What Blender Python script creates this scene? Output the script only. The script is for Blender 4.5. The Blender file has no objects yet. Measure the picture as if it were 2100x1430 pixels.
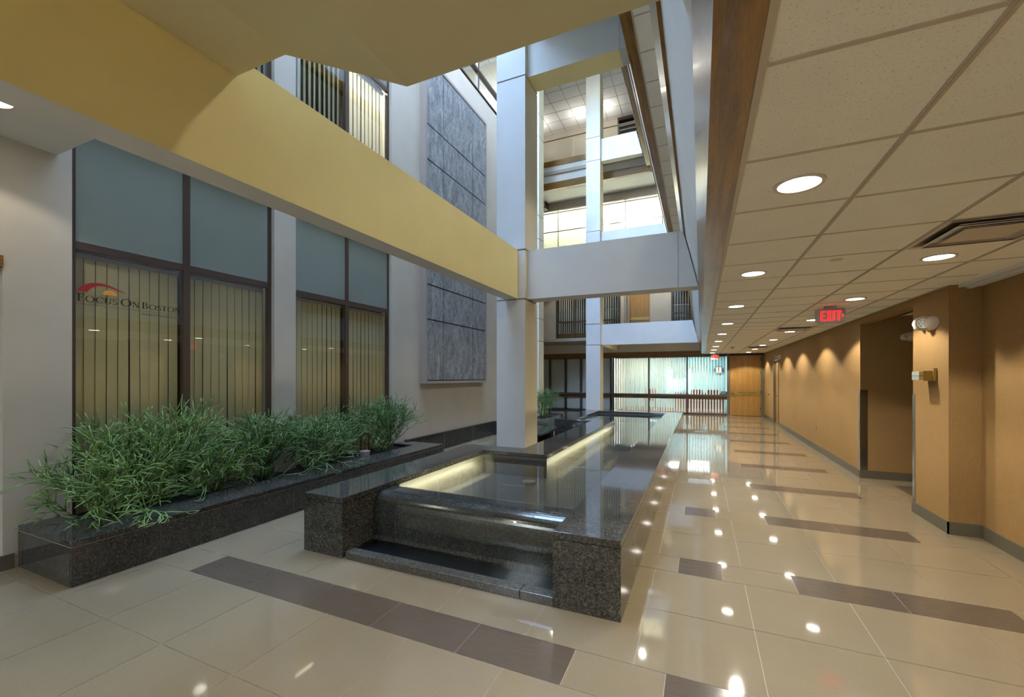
import bpy, math, random
from mathutils import Vector, Matrix
R = math.radians
sc = bpy.context.scene
col = sc.collection
PI = math.pi

# ------------------------------------------------------------------ materials
def lin(c):
    c = c / 255.0
    return c / 12.92 if c <= 0.04045 else ((c + 0.055) / 1.055) ** 2.4
def rgb(r, g, b): return (lin(r), lin(g), lin(b), 1.0)

class NT:
    def __init__(s, name):
        s.m = bpy.data.materials.new(name); s.m.use_nodes = True
        s.t = s.m.node_tree; s.n = s.t.nodes; s.l = s.t.links
        s.b = s.n.get('Principled BSDF'); s.out = s.n.get('Material Output')
    def new(s, typ, **kw):
        n = s.n.new(typ)
        for k, v in kw.items(): setattr(n, k, v)
        return n
    def link(s, a, b): s.l.new(a, b)
    def coords(s, scale=(1, 1, 1), rot=(0, 0, 0)):
        tc = s.new('ShaderNodeTexCoord'); mp = s.new('ShaderNodeMapping')
        mp.inputs['Scale'].default_value = scale; mp.inputs['Rotation'].default_value = rot
        s.link(tc.outputs['Object'], mp.inputs['Vector'])
        return mp.outputs['Vector']
    def noise(s, vec, scale, detail=3, rough=.5, dist=0):
        n = s.new('ShaderNodeTexNoise'); s.link(vec, n.inputs['Vector'])
        n.inputs['Scale'].default_value = scale; n.inputs['Detail'].default_value = detail
        n.inputs['Roughness'].default_value = rough; n.inputs['Distortion'].default_value = dist
        return n.outputs['Fac']
    def ramp(s, fac, stops):
        r = s.new('ShaderNodeValToRGB'); e = r.color_ramp.elements
        while len(e) < len(stops): e.new(.5)
        for i, (p, c) in enumerate(stops):
            e[i].position = p; e[i].color = c
        s.link(fac, r.inputs['Fac']); return r.outputs['Color']
    def mix(s, fac, a, b, mode='MIX'):
        m = s.new('ShaderNodeMix', data_type='RGBA', blend_type=mode)
        if isinstance(fac, (int, float)): m.inputs[0].default_value = fac
        else: s.link(fac, m.inputs[0])
        for i, v in ((6, a), (7, b)):
            if isinstance(v, tuple): m.inputs[i].default_value = v
            else: s.link(v, m.inputs[i])
        return m.outputs[2]
    def bump(s, h, strength=.3, dist=.01):
        b = s.new('ShaderNodeBump'); b.inputs['Strength'].default_value = strength
        b.inputs['Distance'].default_value = dist; s.link(h, b.inputs['Height'])
        s.link(b.outputs['Normal'], s.b.inputs['Normal'])
    def set(s, base=None, rough=.5, metal=0, spec=.5, coat=0):
        if base is not None:
            if isinstance(base, tuple): s.b.inputs['Base Color'].default_value = base
            else: s.link(base, s.b.inputs['Base Color'])
        s.b.inputs['Roughness'].default_value = rough
        s.b.inputs['Metallic'].default_value = metal
        s.b.inputs['Specular IOR Level'].default_value = spec
        if coat:
            s.b.inputs['Coat Weight'].default_value = coat; s.b.inputs['Coat Roughness'].default_value = .08

def simple(name, c, rough=.5, metal=0, spec=.5, var=.0, coat=0):
    n = NT(name)
    if var:
        v = n.coords(); f = n.noise(v, 2.5, 4)
        lo = tuple(x * (1 - var) for x in c[:3]) + (1,); hi = tuple(min(1, x * (1 + var)) for x in c[:3]) + (1,)
        n.set(n.ramp(f, [(.3, lo), (.7, hi)]), rough, metal, spec, coat)
    else: n.set(c, rough, metal, spec, coat)
    return n.m

M = {}
M['paint'] = simple('off_white_paint', rgb(208, 207, 202), .6, var=.03)
M['paint_wall'] = simple('warm_white_wall_paint', rgb(180, 172, 156), .6, var=.04)
M['cream'] = simple('warm_lit_beam_paint', rgb(246, 232, 168), .6, var=.03)  # warm corridor light put into the colour of some beam faces
M['colside'] = simple('warm_lit_column_paint', rgb(226, 216, 184), .6, var=.03)  # warm light on the hall side of columns, put into the colour
M['tan'] = simple('tan_soffit_paint', rgb(208, 198, 156), .65, var=.03)
M['base'] = simple('dark_taupe_rubber', rgb(92, 86, 70), .5)
M['bronze'] = simple('bronze_frame', rgb(84, 68, 58), .35, .3)
M['darkbronze'] = simple('dark_bronze_frame', rgb(50, 42, 38), .35, .3)
M['white'] = simple('white_plastic', rgb(205, 195, 180), .4)
M['grey'] = simple('grey_plastic', rgb(150, 138, 128), .4)
M['black'] = simple('black_plastic', rgb(14, 13, 13), .4)
M['roomshade'] = simple('unlit_room_shade', rgb(24, 20, 17), .9)  # shade of unlit rooms put into a near-black wall colour
M['chrome'] = simple('chrome', rgb(210, 205, 195), .15, 1)
M['brass'] = simple('brass', rgb(205, 170, 90), .22, 1)
M['brassplate'] = simple('brass_plate', rgb(178, 150, 84), .35, .7)
M['red_paint'] = simple('red_vinyl', rgb(150, 34, 24), .5)
M['orange'] = simple('orange_vinyl', rgb(214, 150, 60), .5)
M['ink'] = simple('black_vinyl', rgb(16, 16, 16), .5)
M['inkgrey'] = simple('grey_vinyl', rgb(105, 105, 98), .5)
M['letter_white'] = simple('white_letter', rgb(220, 220, 215), .5)
M['coin'] = simple('dull_coin', rgb(120, 118, 104), .6)
M['throat'] = simple('dark_metal_throat', rgb(84, 84, 80), .35, .5)
M['grout'] = simple('pale_grout', rgb(178, 168, 150), .7)
M['joint'] = simple('grey_joint', rgb(156, 150, 138), .7)
M['tbar'] = simple('ceiling_grid_metal', rgb(186, 174, 154), .5)
M['teal'] = simple('teal_wall_paint', rgb(112, 166, 184), .7)
M['maroon'] = simple('maroon_carpet', rgb(70, 28, 36), .95)
M['carpet'] = simple('pale_carpet', rgb(168, 160, 148), .95)
M['facade'] = simple('grey_facade', rgb(150, 158, 172), .8)
M['asphalt'] = simple('asphalt', rgb(105, 105, 104), .9)
M['wire'] = simple('dark_wire', rgb(30, 28, 26), .6)

def steel():
    n = NT('brushed_stainless'); v = n.coords((60, 60, .8))
    f = n.noise(v, 3, 3)
    n.set(n.ramp(f, [(.3, rgb(135, 130, 125)), (.7, rgb(165, 160, 155))]), .22, 1)
    return n.m
M['steel'] = steel()

def floor_mat():
    n = NT('polished_porcelain_tile'); v = n.coords()
    a = n.noise(v, 1.1, 5, .6); b = n.noise(v, 160, 2)
    c = n.ramp(a, [(.3, rgb(120, 107, 85)), (.7, rgb(130, 117, 94))])
    c = n.mix(.25, c, n.ramp(b, [(.35, rgb(112, 99, 76)), (.65, rgb(146, 132, 108))]))
    n.set(c, .05, 0, .6)
    return n.m
M['tile'] = floor_mat()
def dark_tile():
    n = NT('dark_striated_tile'); v = n.coords((1.5, 90, 1))
    a = n.noise(v, 4, 4, .7)
    n.set(n.ramp(a, [(.3, rgb(70, 60, 50)), (.7, rgb(96, 84, 71))]), .16, 0, .5)
    return n.m
M['tiledark'] = dark_tile()

def granite(name, rough=.06, lift=1.0):
    n = NT(name); v = n.coords()
    vo = n.new('ShaderNodeTexVoronoi'); vo.inputs['Scale'].default_value = 75; n.link(v, vo.inputs['Vector'])
    a = n.noise(v, 60, 5, .72, .6); b = n.noise(v, 210, 3, .6); big = n.noise(v, 7, 3)
    c1 = n.ramp(a, [(.36, rgb(30, 29, 27)), (.5, rgb(60, 58, 54)), (.64, rgb(138, 136, 128))])
    c2 = n.ramp(b, [(.4, rgb(26, 25, 23)), (.56, rgb(76, 74, 68)), (.68, rgb(190, 194, 192))])
    c = n.mix(.45, c1, c2)
    c = n.mix(.5, c, n.ramp(big, [(.35, rgb(45, 42, 38)), (.65, rgb(110, 104, 94))]), 'OVERLAY')
    if lift != 1: c = n.mix(lift, c, rgb(120, 118, 110))
    n.set(c, rough, 0, .6)
    return n.m
M['granite'] = granite('polished_dark_granite')
M['granite_wet'] = granite('wet_dark_granite', .16, .10)
M['granite_honed'] = granite('honed_wet_granite', .42, .22)
M['granite_curb'] = granite('honed_dark_granite', .25, .12)

def slate():
    n = NT('riven_slate')
    v = n.coords((1, 2.2, .9)); a = n.noise(v, 2.4, 8, .68, 1.1); b = n.noise(v, 14, 6, .7)
    w = n.noise(n.coords((1, 3, .8)), 3.0, 6, .6, 2.2)
    c = n.ramp(a, [(.25, rgb(54, 55, 56)), (.42, rgb(96, 98, 99)), (.56, rgb(134, 137, 137)), (.72, rgb(180, 176, 160))])
    c = n.mix(.35, c, n.ramp(b, [(.35, rgb(60, 61, 61)), (.65, rgb(190, 191, 188))]))
    c = n.mix(n.ramp(w, [(.485, (0, 0, 0, 1)), (.5, (.6, .6, .6, 1)), (.515, (0, 0, 0, 1))]), c, rgb(52, 52, 52))
    n.set(c, .5, 0, .45); n.bump(a, .5, .02)
    return n.m
M['slate'] = slate()

def wood(name, lo, hi, axis='Y', rough=.28):
    n = NT(name)
    sc3 = {'Y': (9, .55, 9), 'X': (.55, 9, 9), 'Z': (8, 8, .5)}[axis]
    v = n.coords(sc3); a = n.noise(v, 2.2, 5, .55, 1.6)
    wv = n.new('ShaderNodeTexWave', wave_type='RINGS', rings_direction=axis)
    n.link(v, wv.inputs['Vector']); wv.inputs['Scale'].default_value = 2.2; wv.inputs['Distortion'].default_value = 6
    wv.inputs['Detail'].default_value = 3; wv.inputs['Detail Scale'].default_value = 1.4
    fine = n.noise(n.coords(tuple(12 * q for q in sc3)), 3, 3)
    c = n.ramp(wv.outputs['Fac'], [(.1, lo), (.9, hi)])
    c = n.mix(.45, c, n.ramp(a, [(.3, lo), (.7, hi)]))
    c = n.mix(.3, c, n.ramp(fine, [(.35, tuple(x * .45 for x in lo[:3]) + (1,)), (.65, hi)]))
    n.set(c, rough, 0, .5, coat=.05)
    return n.m
M['oak'] = wood('golden_oak_along_hall', rgb(84, 56, 8), rgb(158, 114, 34), 'Y')
M['oakx'] = wood('golden_oak_across_hall', rgb(92, 62, 18), rgb(140, 102, 42), 'X')
M['oakdoor'] = wood('oak_door_veneer', rgb(146, 106, 48), rgb(172, 130, 68), 'Z', .35)

def fabric():
    n = NT('woven_tan_wallcovering')
    a = n.noise(n.coords((260, 260, 14)), 1.0, 3, .6); b = n.noise(n.coords((16, 16, 320)), 1.0, 3, .6); c0 = n.noise(n.coords(), 1.6, 3)
    c = n.mix(.5, n.ramp(a, [(.3, rgb(132, 103, 62)), (.7, rgb(165, 132, 86))]), n.ramp(b, [(.3, rgb(130, 101, 60)), (.7, rgb(163, 130, 84))]))
    c = n.mix(.3, c, n.ramp(c0, [(.3, rgb(140, 110, 68)), (.7, rgb(156, 124, 80))]))
    n.set(c, .85, 0, .2)
    return n.m
M['fabric'] = fabric()

def ceil_tile(name, c0, grid=None):
    n = NT(name); v = n.coords(); a = n.noise(v, 110, 5, .75); b = n.noise(v, 6, 2)
    dark = tuple(x * .5 for x in c0[:3]) + (1,)
    c = n.ramp(a, [(.36, dark), (.42, c0)])
    c = n.mix(.2, c, n.ramp(b, [(.3, tuple(x * .85 for x in c0[:3]) + (1,)), (.7, c0)]))
    n.set(c, .9, 0, .1); n.bump(a, .25, .003)
    return n.m
M['ctop'] = simple('white_top_ceiling_tile', rgb(226, 230, 232), .9, var=.03)
M['ctile'] = ceil_tile('fissured_ceiling_tile', rgb(238, 236, 224))

def blind(name, c, trans=.35):
    n = NT(name); v = n.coords((30, 30, 260)); a = n.noise(v, 1.2, 2)
    lo = tuple(x * .9 for x in c[:3]) + (1,)
    cc = n.ramp(a, [(.3, lo), (.7, c)])
    n.set(cc, .8, 0, .2)
    t = n.new('ShaderNodeBsdfTranslucent'); n.link(cc, t.inputs['Color'])
    mx = n.new('ShaderNodeMixShader'); mx.inputs[0].default_value = trans
    n.link(n.b.outputs[0], mx.inputs[1]); n.link(t.outputs[0], mx.inputs[2]); n.link(mx.outputs[0], n.out.inputs['Surface'])
    return n.m
M['blind'] = blind('beige_blind_fabric', rgb(206, 194, 150), .08)
M['blindgrey'] = blind('grey_white_blind_fabric', rgb(226, 228, 226), .04)
M['blindwhite'] = blind('ivory_blind_fabric', rgb(236, 234, 220), .5)

def glass(name, tint=(1, 1, 1, 1), refl=.08, rough=0.0):
    n = NT(name); n.n.remove(n.b)
    tr = n.new('ShaderNodeBsdfTransparent'); tr.inputs['Color'].default_value = tint
    gl = n.new('ShaderNodeBsdfGlossy'); gl.inputs['Roughness'].default_value = rough; gl.inputs['Color'].default_value = (1, 1, 1, 1)
    lw = n.new('ShaderNodeLayerWeight'); lw.inputs['Blend'].default_value = .5
    pw = n.new('ShaderNodeMath', operation='POWER'); pw.inputs[1].default_value = 5; n.link(lw.outputs['Facing'], pw.inputs[0])
    ad = n.new('ShaderNodeMath', operation='MULTIPLY_ADD', use_clamp=True); ad.inputs[1].default_value = 1 - refl / 2; ad.inputs[2].default_value = refl / 2
    n.link(pw.outputs[0], ad.inputs[0])
    mx = n.new('ShaderNodeMixShader'); n.link(ad.outputs[0], mx.inputs[0])
    n.link(tr.outputs[0], mx.inputs[1]); n.link(gl.outputs[0], mx.inputs[2]); n.link(mx.outputs[0], n.out.inputs['Surface'])
    return n.m
M['glass'] = glass('clear_glass', (.97, .985, .975, 1), .08)
M['railglass'] = glass('railing_glass', (.97, .985, .98, 1), .09)
def frosted():
    n = NT('grey_back_painted_glass'); v = n.coords(); a = n.noise(v, .8, 2)
    n.set(n.ramp(a, [(.3, rgb(122, 131, 123)), (.7, rgb(130, 139, 131))]), .03, 0, .8)
    return n.m
M['frosted'] = frosted()
def water():
    n = NT('clear_pool_water'); n.n.remove(n.b)
    v = n.coords(); a = n.noise(v, 3.5, 2); bp = n.new('ShaderNodeBump'); bp.inputs['Strength'].default_value = .035; bp.inputs['Distance'].default_value = .02
    n.link(a, bp.inputs['Height'])
    tr = n.new('ShaderNodeBsdfTransparent'); tr.inputs['Color'].default_value = (.93, .95, .92, 1)
    gl = n.new('ShaderNodeBsdfGlossy'); gl.inputs['Roughness'].default_value = 0; n.link(bp.outputs[0], gl.inputs['Normal'])
    fr = n.new('ShaderNodeFresnel'); fr.inputs['IOR'].default_value = 1.4; n.link(bp.outputs[0], fr.inputs['Normal'])
    mx = n.new('ShaderNodeMixShader'); n.link(fr.outputs[0], mx.inputs[0])
    n.link(tr.outputs[0], mx.inputs[1]); n.link(gl.outputs[0], mx.inputs[2]); n.link(mx.outputs[0], n.out.inputs['Surface'])
    return n.m
M['water'] = water()
def emit(name, c, s):
    n = NT(name); n.b.inputs['Base Color'].default_value = (0, 0, 0, 1)
    n.b.inputs['Emission Color'].default_value = c; n.b.inputs['Emission Strength'].default_value = s
    return n.m
M['lens'] = emit('lit_lamp_lens', (1, .96, .88, 1), 6)
M['lenscool'] = emit('lit_panel_lens', (.95, 1, 1, 1), 7)
M['exitred'] = emit('red_sign_light', (1, .012, .015, 1), .75)
def leaf(name, a, b):
    n = NT(name); v = n.coords(); f = n.noise(v, 9, 3)
    n.set(n.ramp(f, [(.3, a), (.7, b)]), .45, 0, .4)
    return n.m
M['leaf1'] = leaf('pencil_stem_green', rgb(66, 100, 40), rgb(134, 162, 92))
M['leaf2'] = leaf('pencil_stem_dark_green', rgb(58, 90, 40), rgb(120, 150, 88))
def mulch():
    n = NT('bark_mulch'); v = n.coords((1, .5, 1)); f = n.noise(v, 45, 6, .8)
    n.set(n.ramp(f, [(.35, rgb(16, 11, 9)), (.55, rgb(48, 34, 27)), (.7, rgb(86, 62, 48))]), .95); n.bump(f, 1, .04)
    return n.m
M['mulch'] = mulch()

# ------------------------------------------------------------------ mesh helpers
class MB:
    def __init__(s): s.v = []; s.f = []; s.mi = []; s.mats = []; s.smooth = False
    def slot(s, m):
        if m not in s.mats: s.mats.append(m)
        return s.mats.index(m)
    def face(s, pts, m):
        i = len(s.v); s.v += [tuple(p) for p in pts]; s.f.append(tuple(range(i, i + len(pts)))); s.mi.append(s.slot(m)); return s
    def raw(s, vs, fs, m):
        i = len(s.v); s.v += [tuple(p) for p in vs]; k = s.slot(m)
        for f in fs: s.f.append(tuple(q + i for q in f)); s.mi.append(k)
        return s
    def box(s, x0, x1, y0, y1, z0, z1, m):
        x0, x1 = sorted((x0, x1)); y0, y1 = sorted((y0, y1)); z0, z1 = sorted((z0, z1))
        v = [(x0, y0, z0), (x1, y0, z0), (x1, y1, z0), (x0, y1, z0), (x0, y0, z1), (x1, y0, z1), (x1, y1, z1), (x0, y1, z1)]
        return s.raw(v, [(0, 3, 2, 1), (4, 5, 6, 7), (0, 1, 5, 4), (1, 2, 6, 5), (2, 3, 7, 6), (3, 0, 4, 7)], m)
    def prism(s, poly, a, b, axis, m):
        # poly: 2D points; axis 'Y': (x,z) extruded over y; 'X': (y,z) over x; 'Z': (x,y) over z
        def P(p, t):
            return {'Y': (p[0], t, p[1]), 'X': (t, p[0], p[1]), 'Z': (p[0], p[1], t)}[axis]
        n = len(poly); v = [P(p, a) for p in poly] + [P(p, b) for p in poly]
        area = sum(poly[i][0] * poly[(i + 1) % n][1] - poly[(i + 1) % n][0] * poly[i][1] for i in range(n))
        f = [tuple(range(n)), tuple(range(2 * n - 1, n - 1, -1))] + [(i, i + n, (i + 1) % n + n, (i + 1) % n) for i in range(n)]
        flip = (area > 0) == (axis in 'XZ')
        if b < a: flip = not flip
        if flip: f = [tuple(reversed(q)) for q in f]
        return s.raw(v, f, m)
    def cyl(s, c, r, a, b, axis='Z', m=None, n=24, r2=None):
        r2 = r if r2 is None else r2
        v = []
        for t, rr in ((a, r), (b, r2)):
            for i in range(n):
                q = 2 * PI * i / n; p, w = rr * math.cos(q), rr * math.sin(q)
                v.append({'Z': (c[0] + p, c[1] + w, t), 'Y': (c[0] + p, t, c[1] + w), 'X': (t, c[0] + p, c[1] + w)}[axis])
        f = [tuple(range(n - 1, -1, -1)), tuple(range(n, 2 * n))] + [(i, (i + 1) % n, (i + 1) % n + n, i + n) for i in range(n)]
        return s.raw(v, f, m)
    def ring(s, c, ro, ri, z0, z1, m, n=32):
        v = []
        for r, z in ((ro, z0), (ri, z0), (ri, z1), (ro, z1)):
            for i in range(n):
                q = 2 * PI * i / n; v.append((c[0] + r * math.cos(q), c[1] + r * math.sin(q), z))
        f = []
        for k in range(4):
            for i in range(n): f.append((k * n + i, k * n + (i + 1) % n, ((k + 1) % 4) * n + (i + 1) % n, ((k + 1) % 4) * n + i))
        return s.raw(v, f, m)
    def tube(s, pts, rad, m, n=6):
        pts = [Vector(p) for p in pts]; i0 = len(s.v); k = s.slot(m)
        for j, p in enumerate(pts):
            d = (pts[min(j + 1, len(pts) - 1)] - pts[max(j - 1, 0)]).normalized()
            u = d.orthogonal().normalized(); w = d.cross(u)
            rr = rad[j] if isinstance(rad, (list, tuple)) else rad
            for i in range(n):
                q = 2 * PI * i / n; s.v.append(tuple(p + (u * math.cos(q) + w * math.sin(q)) * rr))
        for j in range(len(pts) - 1):
            for i in range(n):
                a = i0 + j * n + i; b = i0 + j * n + (i + 1) % n
                s.f.append((a, b, b + n, a + n)); s.mi.append(k)
        s.f.append(tuple(i0 + i for i in range(n - 1, -1, -1))); s.mi.append(k)
        s.f.append(tuple(i0 + (len(pts) - 1) * n + i for i in range(n))); s.mi.append(k)
        return s
    def build(s, name, parent=None, smooth=False, bevel=0):
        me = bpy.data.meshes.new(name); me.from_pydata(s.v, [], s.f)
        for m in s.mats: me.materials.append(m)
        me.polygons.foreach_set('material_index', s.mi)
        if smooth: me.polygons.foreach_set('use_smooth', [True] * len(me.polygons))
        me.update()
        o = bpy.data.objects.new(name, me); col.objects.link(o)
        if parent is not None:
            o.parent = parent; o.matrix_parent_inverse = parent.matrix_world.inverted()
        if bevel:
            b = o.modifiers.new('bevel', 'BEVEL'); b.width = bevel; b.segments = 2; b.limit_method = 'ANGLE'
        return o

def empty(name, loc=(0, 0, 0), rz=0):
    o = bpy.data.objects.new(name, None); o.location = loc; o.rotation_euler = (0, 0, rz); o.empty_display_size = .1
    o.matrix_world = Matrix.Translation(loc) @ Matrix.Rotation(rz, 4, 'Z')
    col.objects.link(o); return o
def tag(o, label, cat, group=None, kind=None):
    o['label'] = label; o['category'] = cat
    if group: o['group'] = group
    if kind: o['kind'] = kind
    return o
def struct(o, label=None):
    o['kind'] = 'structure'
    if label: o['label'] = label
    return o
def copy_tree(o, parent=None):
    c = o.copy(); col.objects.link(c)
    if parent is not None: c.parent = parent
    for ch in list(o.children): copy_tree(ch, c)
    return c
def text(name, body, size, mat, parent=None, loc=(0, 0, 0), rot=(0, 0, 0), ext=.001, align='LEFT', sx=1, offset=0):
    cu = bpy.data.curves.new(name, 'FONT'); cu.body = body; cu.size = size; cu.extrude = ext; cu.align_x = align; cu.offset = offset
    tmp = bpy.data.objects.new(name, cu); col.objects.link(tmp)
    dg = bpy.context.evaluated_depsgraph_get(); me = bpy.data.meshes.new_from_object(tmp.evaluated_get(dg))
    bpy.data.objects.remove(tmp); me.materials.clear(); me.materials.append(mat)
    o = bpy.data.objects.new(name, me); col.objects.link(o)
    o.location = loc; o.rotation_euler = rot; o.scale = (sx, 1, 1)
    if parent is not None:
        o.parent = parent; o.matrix_parent_inverse = parent.matrix_world.inverted()
    return o
rnd = random.Random(7)

# ------------------------------------------------------------------ key dimensions
C = 2.445            # corridor ceiling
HF = 3.28            # storey height
XW = 2.23            # right wall
YE = 18.8            # far storefront
WX = -5.08           # left wall face
GX = -5.15           # left glass plane
YS = 1.59            # edge of the near soffit
YB = -5.0            # wall behind

# ------------------------------------------------------------------ floor
f = MB()
f.face([(-8, YB, -.003), (4.6, YB, -.003), (4.6, YE + .3, -.003), (-8, YE + .3, -.003)], M['grout'])
g = .0016
def tile(x0, x1, y0, y1, m):
    x0 = max(x0, -8); x1 = min(x1, 4.6); y0 = max(y0, YB); y1 = min(y1, YE + .3)
    if x1 - x0 > .01 and y1 - y0 > .01:
        f.face([(x0 + g, y0 + g, 0), (x1 - g, y0 + g, 0), (x1 - g, y1 - g, 0), (x0 + g, y1 - g, 0)], m)
P_ = 1.548
for k in range(-5, 12):
    yb = 2.042 + P_ * k
    # band of 0.305
    segs = []
    dark = [(-.165, .155), (.64, 1.258), (1.258, 1.876)]
    if k == 0: dark += [(-.645 - .615 * (i + 1), -.645 - .615 * i) for i in range(5)]
    elif k < 0: dark += [(-.645 - .615 * (i + 1), -.645 - .615 * i) for i in range(5) if k % 2 == 0]
    dark.sort()
    xs = -8.0
    cur = xs
    for (a, b) in dark:
        # light tiles between
        while cur < a - .01:
            nx = min(a, cur + 1.23); tile(cur, nx, yb, yb + .305, M['tile']); cur = nx
        tile(a, b, yb, yb + .305, M['tiledark']); cur = b
    while cur < 4.6: tile(cur, cur + 1.23, yb, yb + .305, M['tile']); cur += 1.23
    for r in range(2):
        y0 = yb + .305 + r * .6215
        i = -14
        while .30 + .63 * i < 4.6:
            tile(.30 + .63 * i, .30 + .63 * (i + 1), y0, y0 + .6215, M['tile']); i += 1
for q in range(3): f.face([(2.50 + q * .45, 6.34, .0006), (2.949 + q * .45, 6.34, .0006), (2.949 + q * .45, 7.72, .0006), (2.50 + q * .45, 7.72, .0006)], M['tiledark'])
struct(f.build('floor'), 'polished beige tile floor with dark brown accent tiles')

# ------------------------------------------------------------------ corridor ceiling
c = MB()
XE = .152
c.face([(XE, YB, C), (XE, YE, C), (4.0, YE, C), (4.0, YB, C)], M['ctile'])
c.box(XE, 4.0, YB, YE, C + .06, C + .1, M['ctile'])
ceiling = struct(c.build('ceiling'), 'acoustic tile ceiling over the corridor')
b = MB()
for x in (.692, 1.30, 1.91):
    b.box(x - .011, x + .011, YB, YE, C - .005, C + .0, M['tbar'])
    b.box(x - .003, x + .003, YB, YE, C - .009, C - .004, M['tbar'])
y = 1.41 - .61 * 10
while y < YE:
    b.box(XE, XW, y - .009, y + .009, C - .003, C + .0, M['tbar']); y += .61
b.box(XE, XE + .022, YB, YE, C - .005, C, M['tbar'])
b.box(XW - .02, XW, YB + 10.6, YE, C - .005, C, M['tbar'])
b.build('ceiling_grid', ceiling)
s = MB(); s.box(2.30, 2.47, YB, 5.55, C - .03, C - .002, M['paint']); s.box(2.36, 2.40, YB, 5.55, C - .045, C - .03, M['paint'])
struct(s.build('trim_1'), 'white soffit trim along the near right wall')

# recessed downlights
def make_light():
    t = empty('recessed_light', (0, 0, 0))
    r = MB(); r.ring((0, 0), .104, .086, -.006, .0, M['white']); r.build('trim_ring', t)
    l = MB(); l.cyl((0, 0), .087, -.003, .0, 'Z', M['lens'], 32); l.build('lens', t)
    return t
def spot(x, y, z, e, color=(1, .93, .79), size=126, blend=.22, r=.035):
    d = bpy.data.lights.new('downlight_lamp', 'SPOT'); d.energy = e; d.color = color
    d.spot_size = R(size); d.spot_blend = blend; d.shadow_soft_size = r
    o = bpy.data.objects.new('downlight_lamp', d); o.location = (x, y, z); col.objects.link(o); return o
proto = make_light(); used = False
LY = [2.34, 4.22, 6.1, 8.06, 9.99, 12.02, 14.05, 15.95, 17.9]
ordn = ['nearest', 'second', 'third', 'fourth', 'fifth', 'sixth', 'seventh', 'eighth', 'farthest']
def place_light(x, y, z, label, group):
    global used
    o = proto if not used else copy_tree(proto); used = True
    o.location = (x, y, z - .001); tag(o, label, 'ceiling light', group); return o
LE = 27
for i, y in enumerate(LY):
    place_light(.418, y, C, 'round recessed ceiling light, %s of the row beside the wood fascia' % ordn[i], 'recessed lights in the corridor ceiling')
    spot(.418, y, C - .03, LE)
ord2 = ['nearest', 'second', 'third', 'fourth', 'fifth', 'sixth', 'seventh', 'farthest']
for i, y in enumerate([4.20, 6.08, 8.08, 10.0, 12.07, 14.04, 15.95, 17.9]):
    place_light(1.63, y, C, 'round recessed ceiling light, %s of the row nearer the tan wall' % ord2[i], 'recessed lights in the corridor ceiling')
    spot(1.63, y, C - .03, LE)
# lamps behind the viewpoint, out of frame
for x, y in ((.418, .4), (.418, -1.5), (.418, -3.4), (1.63, .3), (1.63, -1.8)):
    spot(x, y, C - .03, LE)
for x, y in ((-.7, .2), (-.7, -1.8)): spot(x, y - .5, 2.86, LE * .6)  # added soffit spots, unseen, to brighten the near floor

# ------------------------------------------------------------------ right wall
w = MB()
w.box(XW, XW + .12, 8.08, 15.47, 0, C, M['fabric'])
w.box(XW, XW + .12, 15.47, 16.42, 2.05, C, M['fabric'])
w.box(XW, XW + .12, 16.42, YE, 0, C, M['fabric'])
w.box(XW, XW + .12, 6.32, 8.08, 2.345, C, M['fabric'])
w.box(XW + .12, 4.0, 8.08, 8.2, 0, C, M['fabric'])
w.box(XW + .12, 4.0, 6.2, 6.32, 0, C, M['fabric'])
w.box(3.9, 4.0, 6.32, 8.08, 0, C, M['fabric'])
w.box(XW, XW + .12, 5.555, 6.32, 0, C, M['fabric'])
w.box(XW + .12, 2.6, 5.555, 5.65, 0, C, M['fabric'])
w.box(2.468, 2.6, YB, 5.554, 0, C + .06, M['fabric'])
struct(w.build('wall_right'), 'long corridor wall covered in woven tan fabric')
s = MB()
bh = .12; bt = .012
for y0, y1 in ((8.08, 15.4), (16.5, YE)): s.box(XW - bt, XW, y0, y1, 0, bh, M['base'])
s.box(XW - bt, XW, 5.555 - bt, 6.32, 0, bh, M['base'])
s.box(XW - bt, 2.468, 5.555 - bt, 5.555, 0, bh, M['base'])
s.box(2.468 - bt, 2.468, YB, 5.555 - bt, 0, bh, M['base'])
s.box(XW, 3.9, 8.08 - bt, 8.08, 0, bh, M['base'])
s.box(XW, 3.9, 6.32, 6.32 + bt, 0, bh, M['base'])
struct(s.build('baseboard_right'), 'dark taupe baseboard along the tan wall')

# steel corner guards
def guard(y, sgn, label):
    g_ = MB()
    g_.box(XW - .004, XW + .0, y, y + .055 * sgn, .12, 1.345, M['steel'])
    g_.box(XW - .004, XW + .06 + (.03 if sgn > 0 else 0), y - .004 * sgn, y, .12, 1.345, M['steel'])
    tag(g_.build('corner_guard'), label, 'corner guard', 'steel guards at the alcove corners')
guard(8.08, 1, 'stainless steel corner guard on the far corner of the alcove')
guard(6.32, -1, 'stainless steel corner guard on the near corner of the alcove')

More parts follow.
